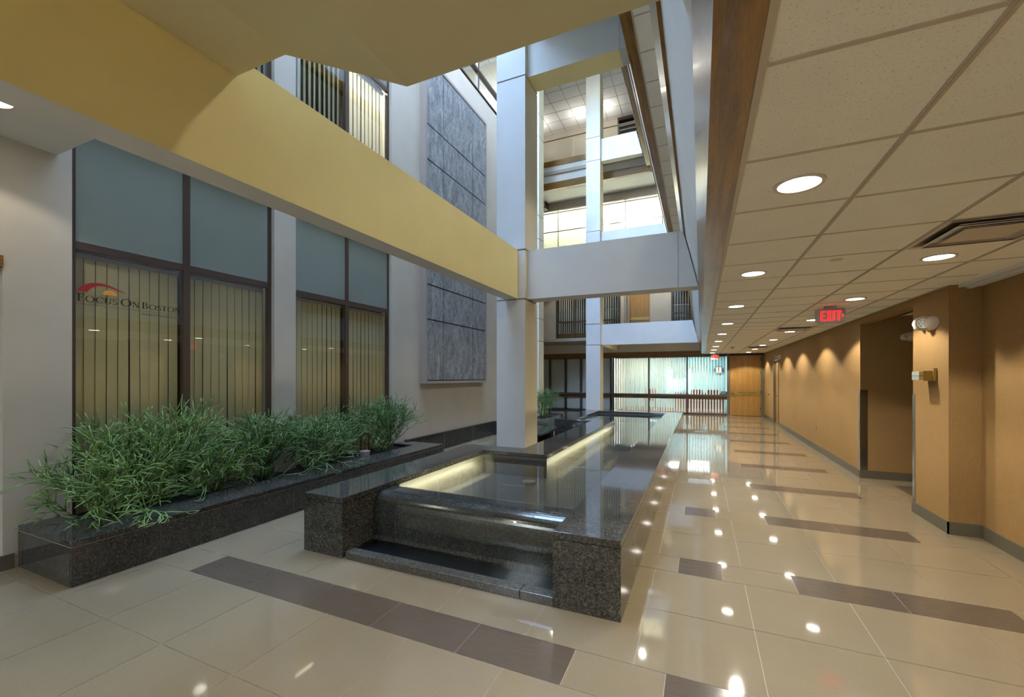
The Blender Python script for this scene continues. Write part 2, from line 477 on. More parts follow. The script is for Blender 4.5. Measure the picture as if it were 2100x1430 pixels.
# emergency lights: a bulbous body with a round lens and a small tail box
def emergency(loc, label, k, wall):
    """oval wall body, a swivelled round lamp head and a small tail box; wall = 'X' or 'Y' mounted"""
    t = empty('emergency_light', loc); c0 = Vector(loc)
    n = Vector((-.40, -.915, -.06)).normalized(); u = n.cross(Vector((0, 0, 1))).normalized() * -1; w = Vector((0, 0, 1))
    inw = Vector((-1, 0, 0)) if wall == 'X' else Vector((0, -1, 0)); al = Vector((0, 1, 0)) if wall == 'X' else Vector((-1, 0, 0))
    def dome(mb, c, ax, a1, a2, r1, r2, d, mat, ns=22, nr=7):
        vs = []; fs = []
        for j in range(nr + 1):
            q = PI / 2 * j / nr
            for i in range(ns):
                a = 2 * PI * i / ns; vs.append(c + (a1 * math.cos(a) * r1 + a2 * math.sin(a) * r2) * math.cos(q) + ax * d * math.sin(q))
        for j in range(nr):
            for i in range(ns): fs.append((j * ns + i, j * ns + (i + 1) % ns, (j + 1) * ns + (i + 1) % ns, (j + 1) * ns + i))
        mb.raw(vs, fs, mat)
    m = MB(); dome(m, c0, inw, al, w, .15 * k, .068 * k, .075 * k, M['white']); m.build('wall_body', t, True)
    hc = c0 + inw * .062 * k - al * .015 * k
    m = MB(); dome(m, hc, n, u, w, .080 * k, .066 * k, .030 * k, M['white']); dome(m, hc, -n, u, w, .080 * k, .066 * k, .060 * k, M['white']); h = m.build('lamp_head', t, True)
    m = MB(); f0 = hc + n * .022 * k; N = 20
    for rr, dd, mt in ((.054, .008, M['grey']), (.046, .0095, M['chrome'])):
        ring = [f0 + (u * math.cos(2 * PI * i / N) + w * math.sin(2 * PI * i / N)) * rr * k + n * dd * k for i in range(N)]
        back = [p - n * .012 * k for p in ring]
        m.raw(ring + back, [tuple(range(N))] + [(i, i + N, (i + 1) % N + N, (i + 1) % N) for i in range(N)], mt)
    for i in range(7):
        p = f0 + n * .010 * k + ((u * math.cos(i * PI / 3) + w * math.sin(i * PI / 3)) * .028 * k if i < 6 else Vector((0, 0, 0)))
        q8 = [p + (u * math.cos(PI * a / 4) + w * math.sin(PI * a / 4)) * .010 * k for a in range(8)]
        m.raw(q8 + [x + n * .004 * k for x in q8], [tuple(range(8, 16))] + [(a, (a + 1) % 8, (a + 1) % 8 + 8, a + 8) for a in range(8)], M['letter_white'])
    m.build('lens', h)
    m = MB(); tc = c0 + al * .125 * k + inw * .045 * k - w * .018 * k
    dome(m, tc, n, u, w, .040 * k, .034 * k, .03 * k, M['white'], 14, 5); dome(m, tc, -n, u, w, .040 * k, .034 * k, .045 * k, M['white'], 14, 5); m.build('tail_box', t, True)
    return tag(t, label, 'emergency light', 'emergency lights on the tan walls')
emergency((XW, 5.90, 2.11), 'white emergency light high on the tan pillar, beside the alcove', 1.12, 'X')
emergency((XW, 15.22, 2.14), 'small far emergency light above the narrow door in the tan wall', 1.1, 'X')
emergency((2.87, 8.08, 2.135), 'emergency light inside the alcove, half hidden by the pillar edge', 1.1, 'Y')

# small wall signal box on pillar
t = empty('wall_sensor_box', (XW, 5.9, 1.56))
m = MB(); m.box(XW - .028, XW, 5.775, 5.975, 1.50, 1.635, M['brassplate']); m.build('back_plate', t)
m = MB(); m.box(XW - .10, XW - .028, 5.80, 5.965, 1.505, 1.605, M['brassplate']); m.build('body', t)
m = MB(); m.box(XW - .135, XW - .10, 5.80, 5.965, 1.51, 1.60, M['chrome']); m.box(XW - .136, XW - .134, 5.80, 5.965, 1.552, 1.557, M['black']); m.box(XW - .13, XW - .10, 5.798, 5.80, 1.552, 1.557, M['black']); m.build('lens_bars', t)
tag(t, 'small tan and silver box fixed on the tan pillar', 'wall sensor')

# outlet and key switch
t = empty('wall_outlet', (XW, 10.81, .445))
m = MB(); m.box(XW - .005, XW, 10.775, 10.845, .39, .50, M['bronze']); m.build('cover_plate', t)
for z in (.418, .472):
    m = MB(); m.box(XW - .008, XW - .004, 10.795, 10.825, z - .015, z + .015, M['white']); m.build('socket', t)
tag(t, 'double wall outlet low on the tan wall', 'outlet')
m = MB(); m.cyl((17.55, .90), .03, XW - .02, XW, 'X', M['darkbronze'], 12); tag(m.build('key_switch'), 'small dark round switch on the tan wall near the far door', 'switch')

# narrow door in right wall
d = empty('door_1', (XW, 15.95, 0))
m = MB()
m.box(XW - .015, XW + .1, 15.42, 15.49, 0, 2.10, M['base']); m.box(XW - .015, XW + .1, 16.40, 16.47, 0, 2.10, M['base']); m.box(XW - .015, XW + .1, 15.49, 16.40, 2.04, 2.10, M['base'])
m.build('door_frame', d)
m = MB(); m.box(XW + .05, XW + .09, 15.49, 16.40, 0.004, 2.04, M['oakdoor']); m.build('door_leaf', d)
m = MB(); m.cyl((15.57, .93), .03, XW + .03, XW + .05, 'X', M['brass'], 14); m.tube([(XW + .03, 15.57, .93), (XW - .03, 15.57, .93), (XW - .03, 15.69, .93)], .01, M['brass'], 8); m.build('door_handle', d)
struct(d, 'narrow dark framed door in the tan wall near the far end')

# exit signs
def exit_sign(cx, y, zt, w_, label, arrow):
    t = empty('exit_sign', (cx, y, zt))
    k = w_ / .31
    hh = .185 * k; hw = w_ / 2; r_ = .03 * k
    poly = []
    for (sx, sz, a0) in ((1, 1, 0), (-1, 1, 90), (-1, -1, 180), (1, -1, 270)):
        for i in range(6):
            a = R(a0 + i * 18); poly.append((cx + sx * (hw - r_) + r_ * math.cos(a), zt - .012 - hh / 2 + sz * (hh / 2 - r_) + r_ * math.sin(a)))
    m = MB(); m.prism(poly, y - .018, y + .018, 'Y', M['grey']); hs = m.build('housing', t)
    m = MB(); m.box(cx - .06 * k, cx + .06 * k, y - .03, y + .03, zt - .013, C, M['grey']); m.build('canopy', t)
    m = MB(); yf = y - .022
    H = .125 * k; z0 = zt - .012 - hh / 2 - H / 2; x0 = cx - hw + .052 * k; th_ = .021 * k
    def rect(a, b, c_, d_): m.box(a, b, yf, y - .016, c_, d_, M['exitred'])
    def bar(xa, za, xb, zb, t_):
        dx = t_ / 2; m.prism([(xa - dx, za), (xa + dx, za), (xb + dx, zb), (xb - dx, zb)], yf, y - .016, 'Y', M['exitred'])
    ew = .052 * k
    if arrow < 0: x0 = cx - hw + .062 * k
    rect(x0, x0 + th_, z0, z0 + H); rect(x0, x0 + ew, z0, z0 + th_ * .85); rect(x0, x0 + ew, z0 + H - th_ * .85, z0 + H); rect(x0, x0 + ew * .95, z0 + H / 2 - th_ * .4, z0 + H / 2 + th_ * .4)
    x1 = x0 + ew + .012 * k
    bar(x1 + .012 * k, z0, x1 + .040 * k, z0 + H, .023 * k); bar(x1 + .040 * k, z0, x1 + .012 * k, z0 + H, .023 * k)
    x2 = x1 + .052 * k + .012 * k; rect(x2, x2 + th_, z0, z0 + H)
    x3 = x2 + th_ + .011 * k; rect(x3, x3 + .054 * k, z0 + H - th_ * .85, z0 + H); rect(x3 + .016 * k, x3 + .038 * k, z0, z0 + H)
    m.build('letters', hs)
    m = MB()
    ax = x3 + .054 * k + .004 * k if arrow > 0 else x0 - .008 * k; zc = z0 + H / 2; s_ = arrow
    for q in (1, -1):
        m.prism([(ax, zc + q * .019 * k), (ax + s_ * .028 * k, zc), (ax + s_ * .019 * k, zc), (ax - s_ * .004 * k, zc + q * .014 * k)], yf, y - .016, 'Y', M['exitred'])
    m.build('arrow', hs)
    tag(t, label, 'exit sign', 'red lit exit signs under the corridor ceiling')
    return t
exit_sign(1.512, 6.6, C - .018, .315, 'large near red EXIT sign with an arrow pointing right', 1)
exit_sign(.512, 18.2, C - .05, .30, 'small far red EXIT sign in front of the end glass wall', -1)

# ceiling air diffusers
def vent(x0, y0, label):
    t = empty('ceiling_vent', (x0 + .305, y0 + .305, C - .001)); L = 1.0
    w_ = .59; x1 = x0 + w_; y1 = y0 + w_; cx = (x0 + x1) / 2; cy = (y0 + y1) / 2
    def sq(mb, h, z, h2, z2, m_):
        a = [(cx - h, cy - h, z), (cx + h, cy - h, z), (cx + h, cy + h, z), (cx - h, cy + h, z)]
        b_ = [(cx - h2, cy - h2, z2), (cx + h2, cy - h2, z2), (cx + h2, cy + h2, z2), (cx - h2, cy + h2, z2)]
        mb.raw(a + b_, [(i, (i + 1) % 4, (i + 1) % 4 + 4, i + 4) for i in range(4)], m_)
    m = MB(); sq(m, .297, C - .008, .285, C - .008, M['white']); sq(m, .285, C - .008, .262, C - .002, M['white']); m.build('frame', t)
    m = MB(); sq(m, .262, C - .003, .20, C - .0025, M['throat']); m.build('throat', t)
    m = MB(); sq(m, .235, C - .022, .20, C - .006, M['grey']); sq(m, .235, C - .022, .225, C - .024, M['white']); m.build('inner_cone', t)
    m = MB(); m.box(cx - .155, cx + .155, cy - .155, cy + .155, C - .018, C - .012, M['white']); sq(m, .175, C - .026, .155, C - .016, M['grey']); m.build('centre_panel', t)
    tag(t, label, 'air vent', 'square air diffusers in the corridor ceiling')
vent(1.305, 3.255, 'large near square air vent with dark slots in the ceiling at right')
vent(1.305, 9.09 + .03, 'middle square air vent beyond the near exit sign')
vent(1.305, 14.6, 'farthest square air vent close to the end door')
for x, y, lb, gr in ((.953, 3.988, 'small flush round sprinkler cap between the two near light rows', None), (1.0, 6.9, 'small flush round cap in the ceiling left of the near exit sign', None)):
    m = MB(); m.cyl((x, y), .04, C - .006, C + .0, 'Z', M['white'], 20); tag(m.build('sprinkler_cap'), lb, 'sprinkler cap', 'sprinkler caps in the corridor ceiling')
t = empty('smoke_detector', (.893, 14.6, C))
m = MB(); m.cyl((.893, 14.6), .055, C - .012, C, 'Z', M['white'], 20); m.build('mounting_base', t)
m = MB(); m.cyl((.893, 14.6), .03, C - .04, C - .012, 'Z', M['grey'], 16); m.build('sensor', t)
tag(t, 'small dark smoke detector on the far part of the corridor ceiling', 'smoke detector')

# ------------------------------------------------------------------ left wall with windows
w = MB()
ZT = 8.70
def wl(y0, y1, z0, z1, m_=M['paint_wall']): w.box(WX - .22, WX, y0, y1, z0, z1, m_)
wl(YB, .35, 0, C + 1.1); wl(.35, 1.44, 2.42, C + 1.1); wl(1.44, 1.85, 0, ZT); wl(YB, 1.44, C + 1.1, ZT)
wl(3.80, 4.12, 0, ZT); wl(6.10, 13.2, 0, ZT)
for a, b_ in ((1.85, 3.80), (4.12, 6.10)):
    wl(a, b_, 0, .22); wl(a, b_, 3.95, 4.35); wl(a, b_, 7.65, ZT)
wl(YB, 13.2, ZT - .05, ZT)
struct(w.build('wall_left'), 'tall warm white atrium wall with two window bays')
m = MB(); m.box(WX - .22, WX + .02, 1.30, 1.44, 2.42, 2.51, M['oak']); m.box(WX - .22, WX + .02, .2, 1.30, 2.42, 2.51, M['oak'])
struct(m.build('trim_2'), 'oak head over the side opening at the far left')
m = MB(); m.box(WX - .21, WX - .05, .36, 1.43, .01, 2.42, M['paint_wall']); struct(m.build('door_2'), 'pale closed door in the side opening at the far left')
m = MB(); m.box(WX, WX + .012, YB, 1.50, 0, .12, M['base']); struct(m.build('baseboard_left'), 'dark baseboard left of the planter')
# rooms behind left windows, their darkness put into the wall colour
m = MB(); m.box(-7.0, WX - .22, 1.3, 6.9, -.01, 0, M['carpet']); m.box(-7.0, WX - .22, 1.3, 6.9, 3.97, 4.3, M['roomshade']); m.box(-7.1, -7.0, 1.3, 6.9, 0, 7.7, M['roomshade']); m.box(-7.0, WX - .22, 1.2, 1.3, 0, 7.7, M['roomshade']); m.box(-7.0, WX - .22, 6.9, 7.0, 0, 7.7, M['roomshade']); m.box(-7.0, WX - .22, 1.3, 6.9, 7.7, 7.8, M['roomshade'])
m.box(-7.0, WX - .22, 5.07, 5.12, 4.3, 7.7, M['roomshade'])
struct(m.build('wall_office_left'), 'dim office walls behind the left windows')

wi = 0
def win_bay(y0, y1, z0, z1, zt, ym, nlab, upper=False):
    """one bay: frame, transom at zt, mullion at ym, panes"""
    global wi; wi += 1
    o = empty('window_%d' % wi, (GX, (y0 + y1) / 2, z0))
    fr = MB(); a, bx = GX - .05, GX + .012
    for (p, q) in ((y0, y0 + .045), (y1 - .045, y1), (ym - .033, ym + .033)): fr.box(a, bx, p, q, z0, z1, M['bronze'])
    for zz in ((zt - .035, zt + .035), (z0, z0 + .05), (z1 - .05, z1)):
        for pq in ((y0 + .0451, ym - .0331), (ym + .0331, y1 - .0451)): fr.box(a + .001, bx - .001, pq[0], pq[1], zz[0], zz[1], M['bronze'])
    fr.build('window_frame', o)
    for (p, q) in ((y0 + .045, ym - .033), (ym + .033, y1 - .045)):
        m = MB(); m.box(GX - .006, GX + .0, p, q, z0 + .05, zt - .035, M['glass']); m.build('lower_pane', o)
        m = MB(); m.box(GX - .006, GX + .0, p, q, zt + .035, z1 - .05, M['frosted']); m.build('upper_pane', o)
    struct(o, nlab); return o
win_bay(1.85, 3.80, .22, 3.95, 2.735, 2.80, 'left window bay with grey glass above and blinds below')
win_bay(4.12, 6.10, .22, 3.95, 2.72, 5.105, 'second window bay beyond the white pier')
win_bay(1.85, 3.80, 4.35, 7.65, 6.70, 2.80, 'upper window bay above the cream beam', True)
win_bay(4.12, 6.10, 4.35, 7.65, 6.70, 5.105, 'second upper window bay above the cream beam', True)

def vblind(axis, a, b_, z0, z1, pos, pitch, width, ang, mat, label, group, jitter=.1, skip=0, headrail=True, name='vertical_blind'):
    """vertical vanes hung on a headrail; axis 'Y' = wall along Y at x=pos, 'X' = wall along X at y=pos"""
    cx = (a + b_) / 2
    t = empty(name, (pos, cx, z0) if axis == 'Y' else (cx, pos, z0))
    m = MB()
    if axis == 'Y': m.box(pos - .03, pos + .02, a, b_, z1, z1 + .04, M['grey'])
    else: m.box(a, b_, pos - .02, pos + .03, z1, z1 + .04, M['grey'])
    m.build('headrail', t)
    m = MB(); n = max(1, round((b_ - a) / pitch)); width = width * ((b_ - a) / n) / pitch; pitch = (b_ - a) / n; off = pitch / 2
    for i in range(n):
        if skip and rnd.random() < skip: continue
        p = a + off + i * pitch; an = R(ang + rnd.uniform(-1, 1) * jitter * 40); hw = width / 2
        dz = rnd.uniform(-.004, .004); sw = rnd.uniform(-1, 1) * jitter * .12
        d1, d2 = math.cos(an) * hw, math.sin(an) * hw; e = .0008
        for side in (1,):
            if axis == 'Y':
                bot = [(pos - d2 + e, p - d1 + sw), (pos + d2 + e, p + d1 + sw), (pos + d2 - e, p + d1 + sw), (pos - d2 - e, p - d1 + sw)]
                top = [(pos - d2 + e, p - d1), (pos + d2 + e, p + d1), (pos + d2 - e, p + d1), (pos - d2 - e, p - d1)]
            else:
                bot = [(p - d1 + sw, pos - d2 + e), (p + d1 + sw, pos + d2 + e), (p + d1 + sw, pos + d2 - e), (p - d1 + sw, pos - d2 - e)]
                top = [(p - d1, pos - d2 + e), (p + d1, pos + d2 + e), (p + d1, pos + d2 - e), (p - d1, pos - d2 - e)]
            m.raw([(x, y, z0 + dz) for x, y in bot] + [(x, y, z1) for x, y in top], [(0, 1, 5, 4), (2, 3, 7, 6), (1, 2, 6, 5), (3, 0, 4, 7)], mat)
    m.build('vanes', t)
    tag(t, label, 'blinds', group); return t
BX = GX - .09
GB = 'beige vertical blinds behind the left wall glass'
vblind('Y', 1.90, 2.76, .25, 2.645, BX, .088, .086, -5, M['blind'], 'beige vertical blind behind the lettered window, farthest left', GB)
vblind('Y', 2.84, 3.75, .25, 2.645, BX, .088, .086, -5, M['blind'], 'beige vertical blind in the lower pane right of the lettered one', GB)
vblind('Y', 4.17, 5.06, .25, 2.63, BX, .088, .086, -5, M['blind'], 'beige vertical blind in the lower pane just beyond the white pier', GB)
vblind('Y', 5.15, 6.05, .25, 2.63, BX, .088, .086, -5, M['blind'], 'beige vertical blind in the last lower pane before the slate panel', GB)
vblind('Y', 2.84, 3.75, 4.4, 6.62, BX, .088, .082, -22, M['blind'], 'dim upper blind peeking over the cream beam at left', GB)
vblind('Y', 4.17, 5.06, 4.4, 6.62, BX, .088, .080, -28, M['blind'], 'dark grey upper blind above the cream beam', GB)
vblind('Y', 5.15, 6.05, 4.4, 6.62, BX, .088, .084, -12, M['blindwhite'], 'brightly lit upper blind above the cream beam', GB)

# logo on the first window (letters stand on the glass)
lg = empty('window_lettering', (GX, 2.33, 2.2)); LX0, LX1 = GX + .001, GX + .003
def yz(mb, poly, m_): mb.prism(poly, LX0, LX1, 'X', m_)
def arc(cx, cy, rx, ry, tx, ty, a0, a1, n=18):
    """ring sector as quads; tx/ty = stroke at sides / at top and bottom"""
    out = []
    for i in range(n):
        q = []
        for t_, inner in ((i, 0), (i + 1, 0), (i + 1, 1), (i, 1)):
            a = R(a0 + (a1 - a0) * t_ / n)
            rr = (rx - tx * inner, ry - ty * inner)
            q.append((cx + rr[0] * math.cos(a), cy + rr[1] * math.sin(a)))
        out.append(q)
    return out
def rc(x0, y0, x1, y1): return [(x0, y0), (x1, y0), (x1, y1), (x0, y1)]
def st(x0, y0, x1, y1, w_): return [(x0, y0), (x0 + w_, y0), (x1 + w_, y1), (x1, y1)]
TK, TN = .13, .05
def glyph(ch):
    if ch == 'F': return [rc(.1, 0, .23, 1), rc(0, 0, .36, .04), rc(0, .96, .6, 1), rc(.23, .50, .45, .54), rc(.57, .82, .6, 1), rc(.42, .43, .45, .61)], .66
    if ch == 'O': return arc(.5, .5, .48, .52, TK, TN, 0, 360, 32), 1.02
    if ch == 'C': return arc(.5, .5, .47, .52, TK, TN, 45, 315, 26) + [rc(.82, .70, .86, .98)], .93
    if ch == 'U': return [rc(.1, .35, .23, 1), rc(.0, .96, .34, 1), rc(.66, .35, .71, 1), rc(.56, .96, .82, 1)] + arc(.405, .36, .305, .38, .11, .06, 180, 360, 14), .86
    if ch == 'S': return arc(.29, .75, .24, .27, .1, .05, 30, 265, 16) + arc(.29, .26, .27, .29, .1, .05, -150, 88, 16) + [rc(.47, .78, .50, 1.0), rc(.03, 0, .06, .24)], .62
    if ch == 'N': return [rc(.1, 0, .15, 1), rc(0, 0, .25, .04), rc(.68, 0, .73, 1), rc(.58, .96, .83, 1), st(.62, 0, .06, 1, .14), rc(0, .96, .18, 1)], .88
    if ch == 'B': return [rc(.1, 0, .23, 1), rc(0, 0, .36, .04), rc(0, .96, .36, 1)] + arc(.33, .76, .25, .24, .11, .045, -90, 90, 12) + arc(.33, .27, .32, .27, .13, .045, -90, 90, 12), .70
    if ch == 'T': return [rc(.27, 0, .40, 1), rc(.17, 0, .50, .04), rc(0, .96, .67, 1), rc(0, .80, .03, 1), rc(.64, .80, .67, 1)], .72
    return [], .5
def word(txt, y0, y1, zb, slope, h_big, h_small):
    # measure
    seq = []; x = 0
    for i, ch in enumerate(txt):
        k = 1 if i == 0 else h_small / h_big
        polys, adv = glyph(ch); seq.append((x, k, polys)); x += adv * k + .03
    sx = (y1 - y0) / x; m = MB()
    for x0, k, polys in seq:
        for p in polys:
            yz(m, [(y0 + (x0 + px * k) * sx, zb + pz * k * h_big) for px, pz in p], M['ink'])
    return m
word('FOCUS', 1.905, 2.205, 2.235, 0, .070, .056).build('letters_focus', lg)
word('ON', 2.222, 2.380, 2.235, 0, .070, .056).build('letters_on', lg)
word('BOSTON', 2.393, 2.748, 2.233, 0, .066, .052).build('letters_boston', lg)
m = MB(); n = 20
up = []; dn = []
for i in range(n + 1):
    t_ = i / n; y_ = 1.903 + (2.272 - 1.903) * t_
    zt = 2.322 + (2.352 - 2.322) * t_ + .088 * math.sin(PI * min(1, t_ ** .75)) ** .9
    if y_ < 1.985: zb = 2.322 + (y_ - 1.903) / .082 * .004
    else:
        s_ = (y_ - 1.985) / (2.272 - 1.985); zb = 2.326 + .026 * s_ + .062 * math.sin(PI * s_ ** .62)
    zb = min(zb, zt - .0005)
    up.append((y_, zt)); dn.append((y_, zb))
for i in range(n): yz(m, [dn[i], dn[i + 1], up[i + 1], up[i]], M['red_paint'])
m.build('red_swoosh', lg)
m = MB(); yz(m, [(2.142 + .054 * math.cos(PI * i / 14), 2.322 + .046 * math.sin(PI * i / 14)) for i in range(15)], M['orange']); m.build('orange_dome', lg)
m = MB(); yz(m, rc(1.898, 2.209, 2.755, 2.2115), M['red_paint']); m.build('red_rule', lg)
text('small_letters', 'MARKET RESEARCH', .036, M['inkgrey'], lg, (LX1, 2.395, 2.166), (PI / 2, 0, PI / 2), .0005, sx=1.02)
tag(lg, 'dark serif FOCUS ON BOSTON lettering with a red swoosh on the left window', 'window lettering')

# slate wall panel
t = empty('slate_wall_panel', (-4.94, 8.2, 1.42))
m = MB(); xf = -4.945
m.box(WX, xf, 6.938, 7.0, 1.40, 7.95, M['grey']); m.box(WX, xf, 9.50, 9.56, 1.40, 7.95, M['grey']); m.box(WX, xf, 7.0, 9.50, 1.40, 1.455, M['grey']); m.box(WX, xf, 7.0, 9.5, 7.89, 7.95, M['grey'])
m.box(WX, xf - .03, 7.0, 9.5, 1.455, 7.89, M['black']); m.build('frame', t)
rows = [1.465, 2.69, 3.385, 4.63, 5.87, 6.575, 7.88]; cs = [6.975, 7.58, 8.84, 9.49]
for i in range(6):
    for j in range(3):
        m = MB(); m.box(xf - .03, xf - .004, cs[j] + .013, cs[j + 1] - .013, rows[i] + .013, rows[i + 1] - .013, M['slate']); m.build('slate_tile', t)
tag(t, 'tall framed panel of grey slate tiles on the left wall', 'wall art')

# clerestory above left wall
cl = empty('window_5', (WX, 7, ZT))
m = MB()
for z in (8.70, 9.22, 11.2): m.box(WX - .12, WX - .02, 1.5, 13.2, z, z + .07, M['bronze'])
y = 1.6
while y < 13.2: m.box(WX - .1, WX - .03, y, y + .06, ZT, 11.2, M['bronze']); y += 1.3
m.build('window_frame', cl)
m = MB(); m.box(WX - .07, WX - .064, 1.5, 13.2, ZT + .07, 9.22, M['railglass']); m.build('lower_pane', cl)
m = MB(); m.box(WX - .07, WX - .064, 1.5, 13.2, 9.29, 11.2, M['railglass']); m.build('upper_pane', cl)
struct(cl, 'glazed clerestory band above the left wall')

# low granite wall base beyond planter
m = MB(); m.box(WX, -5.0, 6.46, 10.2, 0, .36, M['granite']); m.box(-5.0, -4.93, 10.08, 10.2, 0, .36, M['granite'])
for y in (7.7, 8.95): m.box(-4.9995, -4.999, y, y + .003, 0, .36, M['joint'])
struct(m.build('baseboard_granite'), 'dark granite wall base beyond the planter')

# ------------------------------------------------------------------ near soffits (ceiling under the bridge)
ZB = 2.68; ZBT = 3.395
m = MB()
m.prism([(-2.44, 3.28), (-2.04, 3.28), (-1.235, 2.885), (.0, 2.885), (.0, 3.6), (-2.44, 3.6)], YB, YS, 'Y', M['tan'])
struct(m.build('ceiling_bridge'), 'tan folded soffit overhead in front of the atrium')
m = MB(); m.box(WX, -2.6, YB, 1.757, 3.463, 3.75, M['paint']); struct(m.build('ceiling_left'), 'flat pale soffit over the side entry at top left')
o = place_light(-4.46, 1.20, 3.463, 'large round recessed light cut off by the left edge of the picture', None); o.scale = (1.3, 1.3, 1)
for x, y in ((-4.42, 1.23), (-3.3, -.6), (-4.42, -2.6)): spot(x, y, 3.42, 6)
# mass of the storeys over the near end
m = MB(); m.box(WX - .2, 2.5, .9, 1.15, 3.6, 13.2, M['paint']); m.box(WX - .2, 2.5, 1.15, 1.35, 6.2, 7.2, M['paint']); m.box(WX - .2, 2.5, 1.15, 1.35, 9.5, 10.4, M['paint'])
struct(m.build('wall_near'), 'plain wall above the near soffit')
# wall behind the viewpoint with entrance glazing
m = MB()
m.box(-8, -3.0, YB - .15, YB, 0, 3.8, M['paint_wall']); m.box(-.7, 2.6, YB - .15, YB, 0, 3.8, M['fabric']); m.box(-3.0, -.7, YB - .15, YB, 2.3, 3.8, M['paint_wall'])
m.box(-8, 4.6, YB - .3, .95, 3.78, 3.95, M['paint'])
struct(m.build('wall_behind'), 'wall behind the viewpoint')
d = empty('door_3', (-1.85, YB, 0)); m = MB()
for x in (-3.0, -1.88, -.76): m.box(x, x + .06, YB - .1, YB, 0, 2.3, M['darkbronze'])
m.box(-3, -.7, YB - .1, YB, 2.24, 2.3, M['darkbronze']); m.build('door_frame', d)
m = MB(); m.box(-2.94, -.76, YB - .06, YB - .055, .02, 2.24, M['glass']); m.build('pane', d); struct(d, 'glazed entrance doors behind the viewpoint')
m = MB(); m.box(-30, 30, -45, YB - .3, -.15, -.02, M['asphalt']); m.box(-40, 40, -26, -25, 0, 9, M['facade'])  # building across the street added to dim the entrance reflection
for q in range(-9, 10): m.box(q * 2.6 - .9, q * 2.6 + .9, -25.02, -25, 1.2, 2.6, M['darkbronze']); m.box(q * 2.6 - .9, q * 2.6 + .9, -25.02, -25, 4.4, 6.2, M['darkbronze'])
struct(m.build('ground_outside'), 'paved ground outside the entrance')

# ------------------------------------------------------------------ beams and columns
def column(x0, x1, y0, y1, zs, ztop, label):
    m = MB(); r_ = .012
    z = 0
    zz = sorted(zs)
    segs = []; prev = 0
    for q in zz: segs.append((prev, q - .012)); prev = q + .012
    segs.append((prev, ztop))
    for a, b_ in segs:
        m.box(x0, x1, y0, y1, a, b_, M['paint'])
    # side facing the hall carries warm corridor light in its colour
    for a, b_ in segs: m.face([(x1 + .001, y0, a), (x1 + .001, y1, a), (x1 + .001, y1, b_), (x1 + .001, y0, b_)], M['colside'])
    m.box(x0 + r_, x1 - r_, y0 + r_, y1 - r_, 0, ztop, M['joint'])
    o = m.build('column'); return tag(o, label, 'column', 'square white columns standing in the atrium')
zsA = [2.68, 3.40, 5.94, 6.68, 9.22, 9.95]
column(-2.790, -2.330, 5.715, 6.215, zsA, 12.2, 'thick square white column behind the fountain corner, nearest of the three')
column(-5.16, -4.704, 12.7, 13.15, zsA, 12.2, 'white column seen as a thin strip close behind the nearest column')
column(-3.73, -3.23, 14.9, 15.43, [2.66, 3.40, 5.94, 6.685, 9.19, 10.01], 12.2, 'white column standing beyond the far end of the fountain')
# recessed reveals of columns at beam joints are the grooves above; beams:
def beam(x0, x1, y0, y1, z0, z1, side, bottom, label):
    m = MB(); m.box(x0, x1, y0, y1, z0, z1, M['paint'])
    e = .0008
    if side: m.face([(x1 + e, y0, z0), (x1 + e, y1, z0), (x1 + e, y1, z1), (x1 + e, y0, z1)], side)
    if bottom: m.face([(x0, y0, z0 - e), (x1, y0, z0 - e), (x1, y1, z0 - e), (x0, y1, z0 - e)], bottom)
    return tag(m.build('beam'), label, 'beam', 'deep painted beams crossing the atrium')
beam(-2.645, -2.445, YB, 5.715, 2.685, 3.398, M['cream'], None, 'long beam with a warm-lit cream side running from the top left to the nearest column')
def cross(x0, y0, y1, z0, z1, xa, xb0, xb1, label, bottom=None):
    o = beam(x0, xa, y0, y1, z0, z1, None, bottom, label)
    m = MB(); m.prism([(xa, z0), (xb0, z0), (xb1, z1), (xa, z1)], y0 + .012, y1 - .012, 'Y', M['paint'])
    mm = m.build('end_infill', o); return o
cross(-2.33, 5.80, 6.10, 2.685, 3.40, -.266, -.03, -.205, 'pale grey beam crossing level from the nearest column to the sloped parapet')
cross(-2.33, 5.80, 6.16, 5.955, 6.67, -1.0, -.905, -1.0, 'upper beam with a warm-lit cream underside crossing above the level one', M['cream'])
cross(-3.23, 15.05, 15.30, 2.66, 3.39, -.299, -.065, -.24, 'bluish white beam from the far column to the sloped parapet, lowest of its stack')
cross(-3.23, 15.05, 15.30, 5.95, 6.68, -1.2, -.95, -1.13, 'bluish beam from the far column, second of its stack, above the grey beam')
cross(-3.23, 15.05, 15.30, 9.19, 9.98, -2.1, -1.82, -2.02, 'bluish beam from the far column, topmost of its stack')
beam(-3.36, -3.24, 15.43, 18.4, 2.66, 3.39, M['cream'], None, 'short beam with a warm-lit cream side behind the far column near the storefront')
# dark underside ledge of a stair landing above the upper beam
m = MB(); m.prism([(-2.3, 6.68), (-1.6, 6.42), (-1.14, 6.42), (-1.14, 6.9), (-2.3, 6.9)], 3.2, 5.75, 'Y', M['tan']); tag(m.build('landing_soffit'), 'tan underside of a landing above the upper beam', 'soffit')

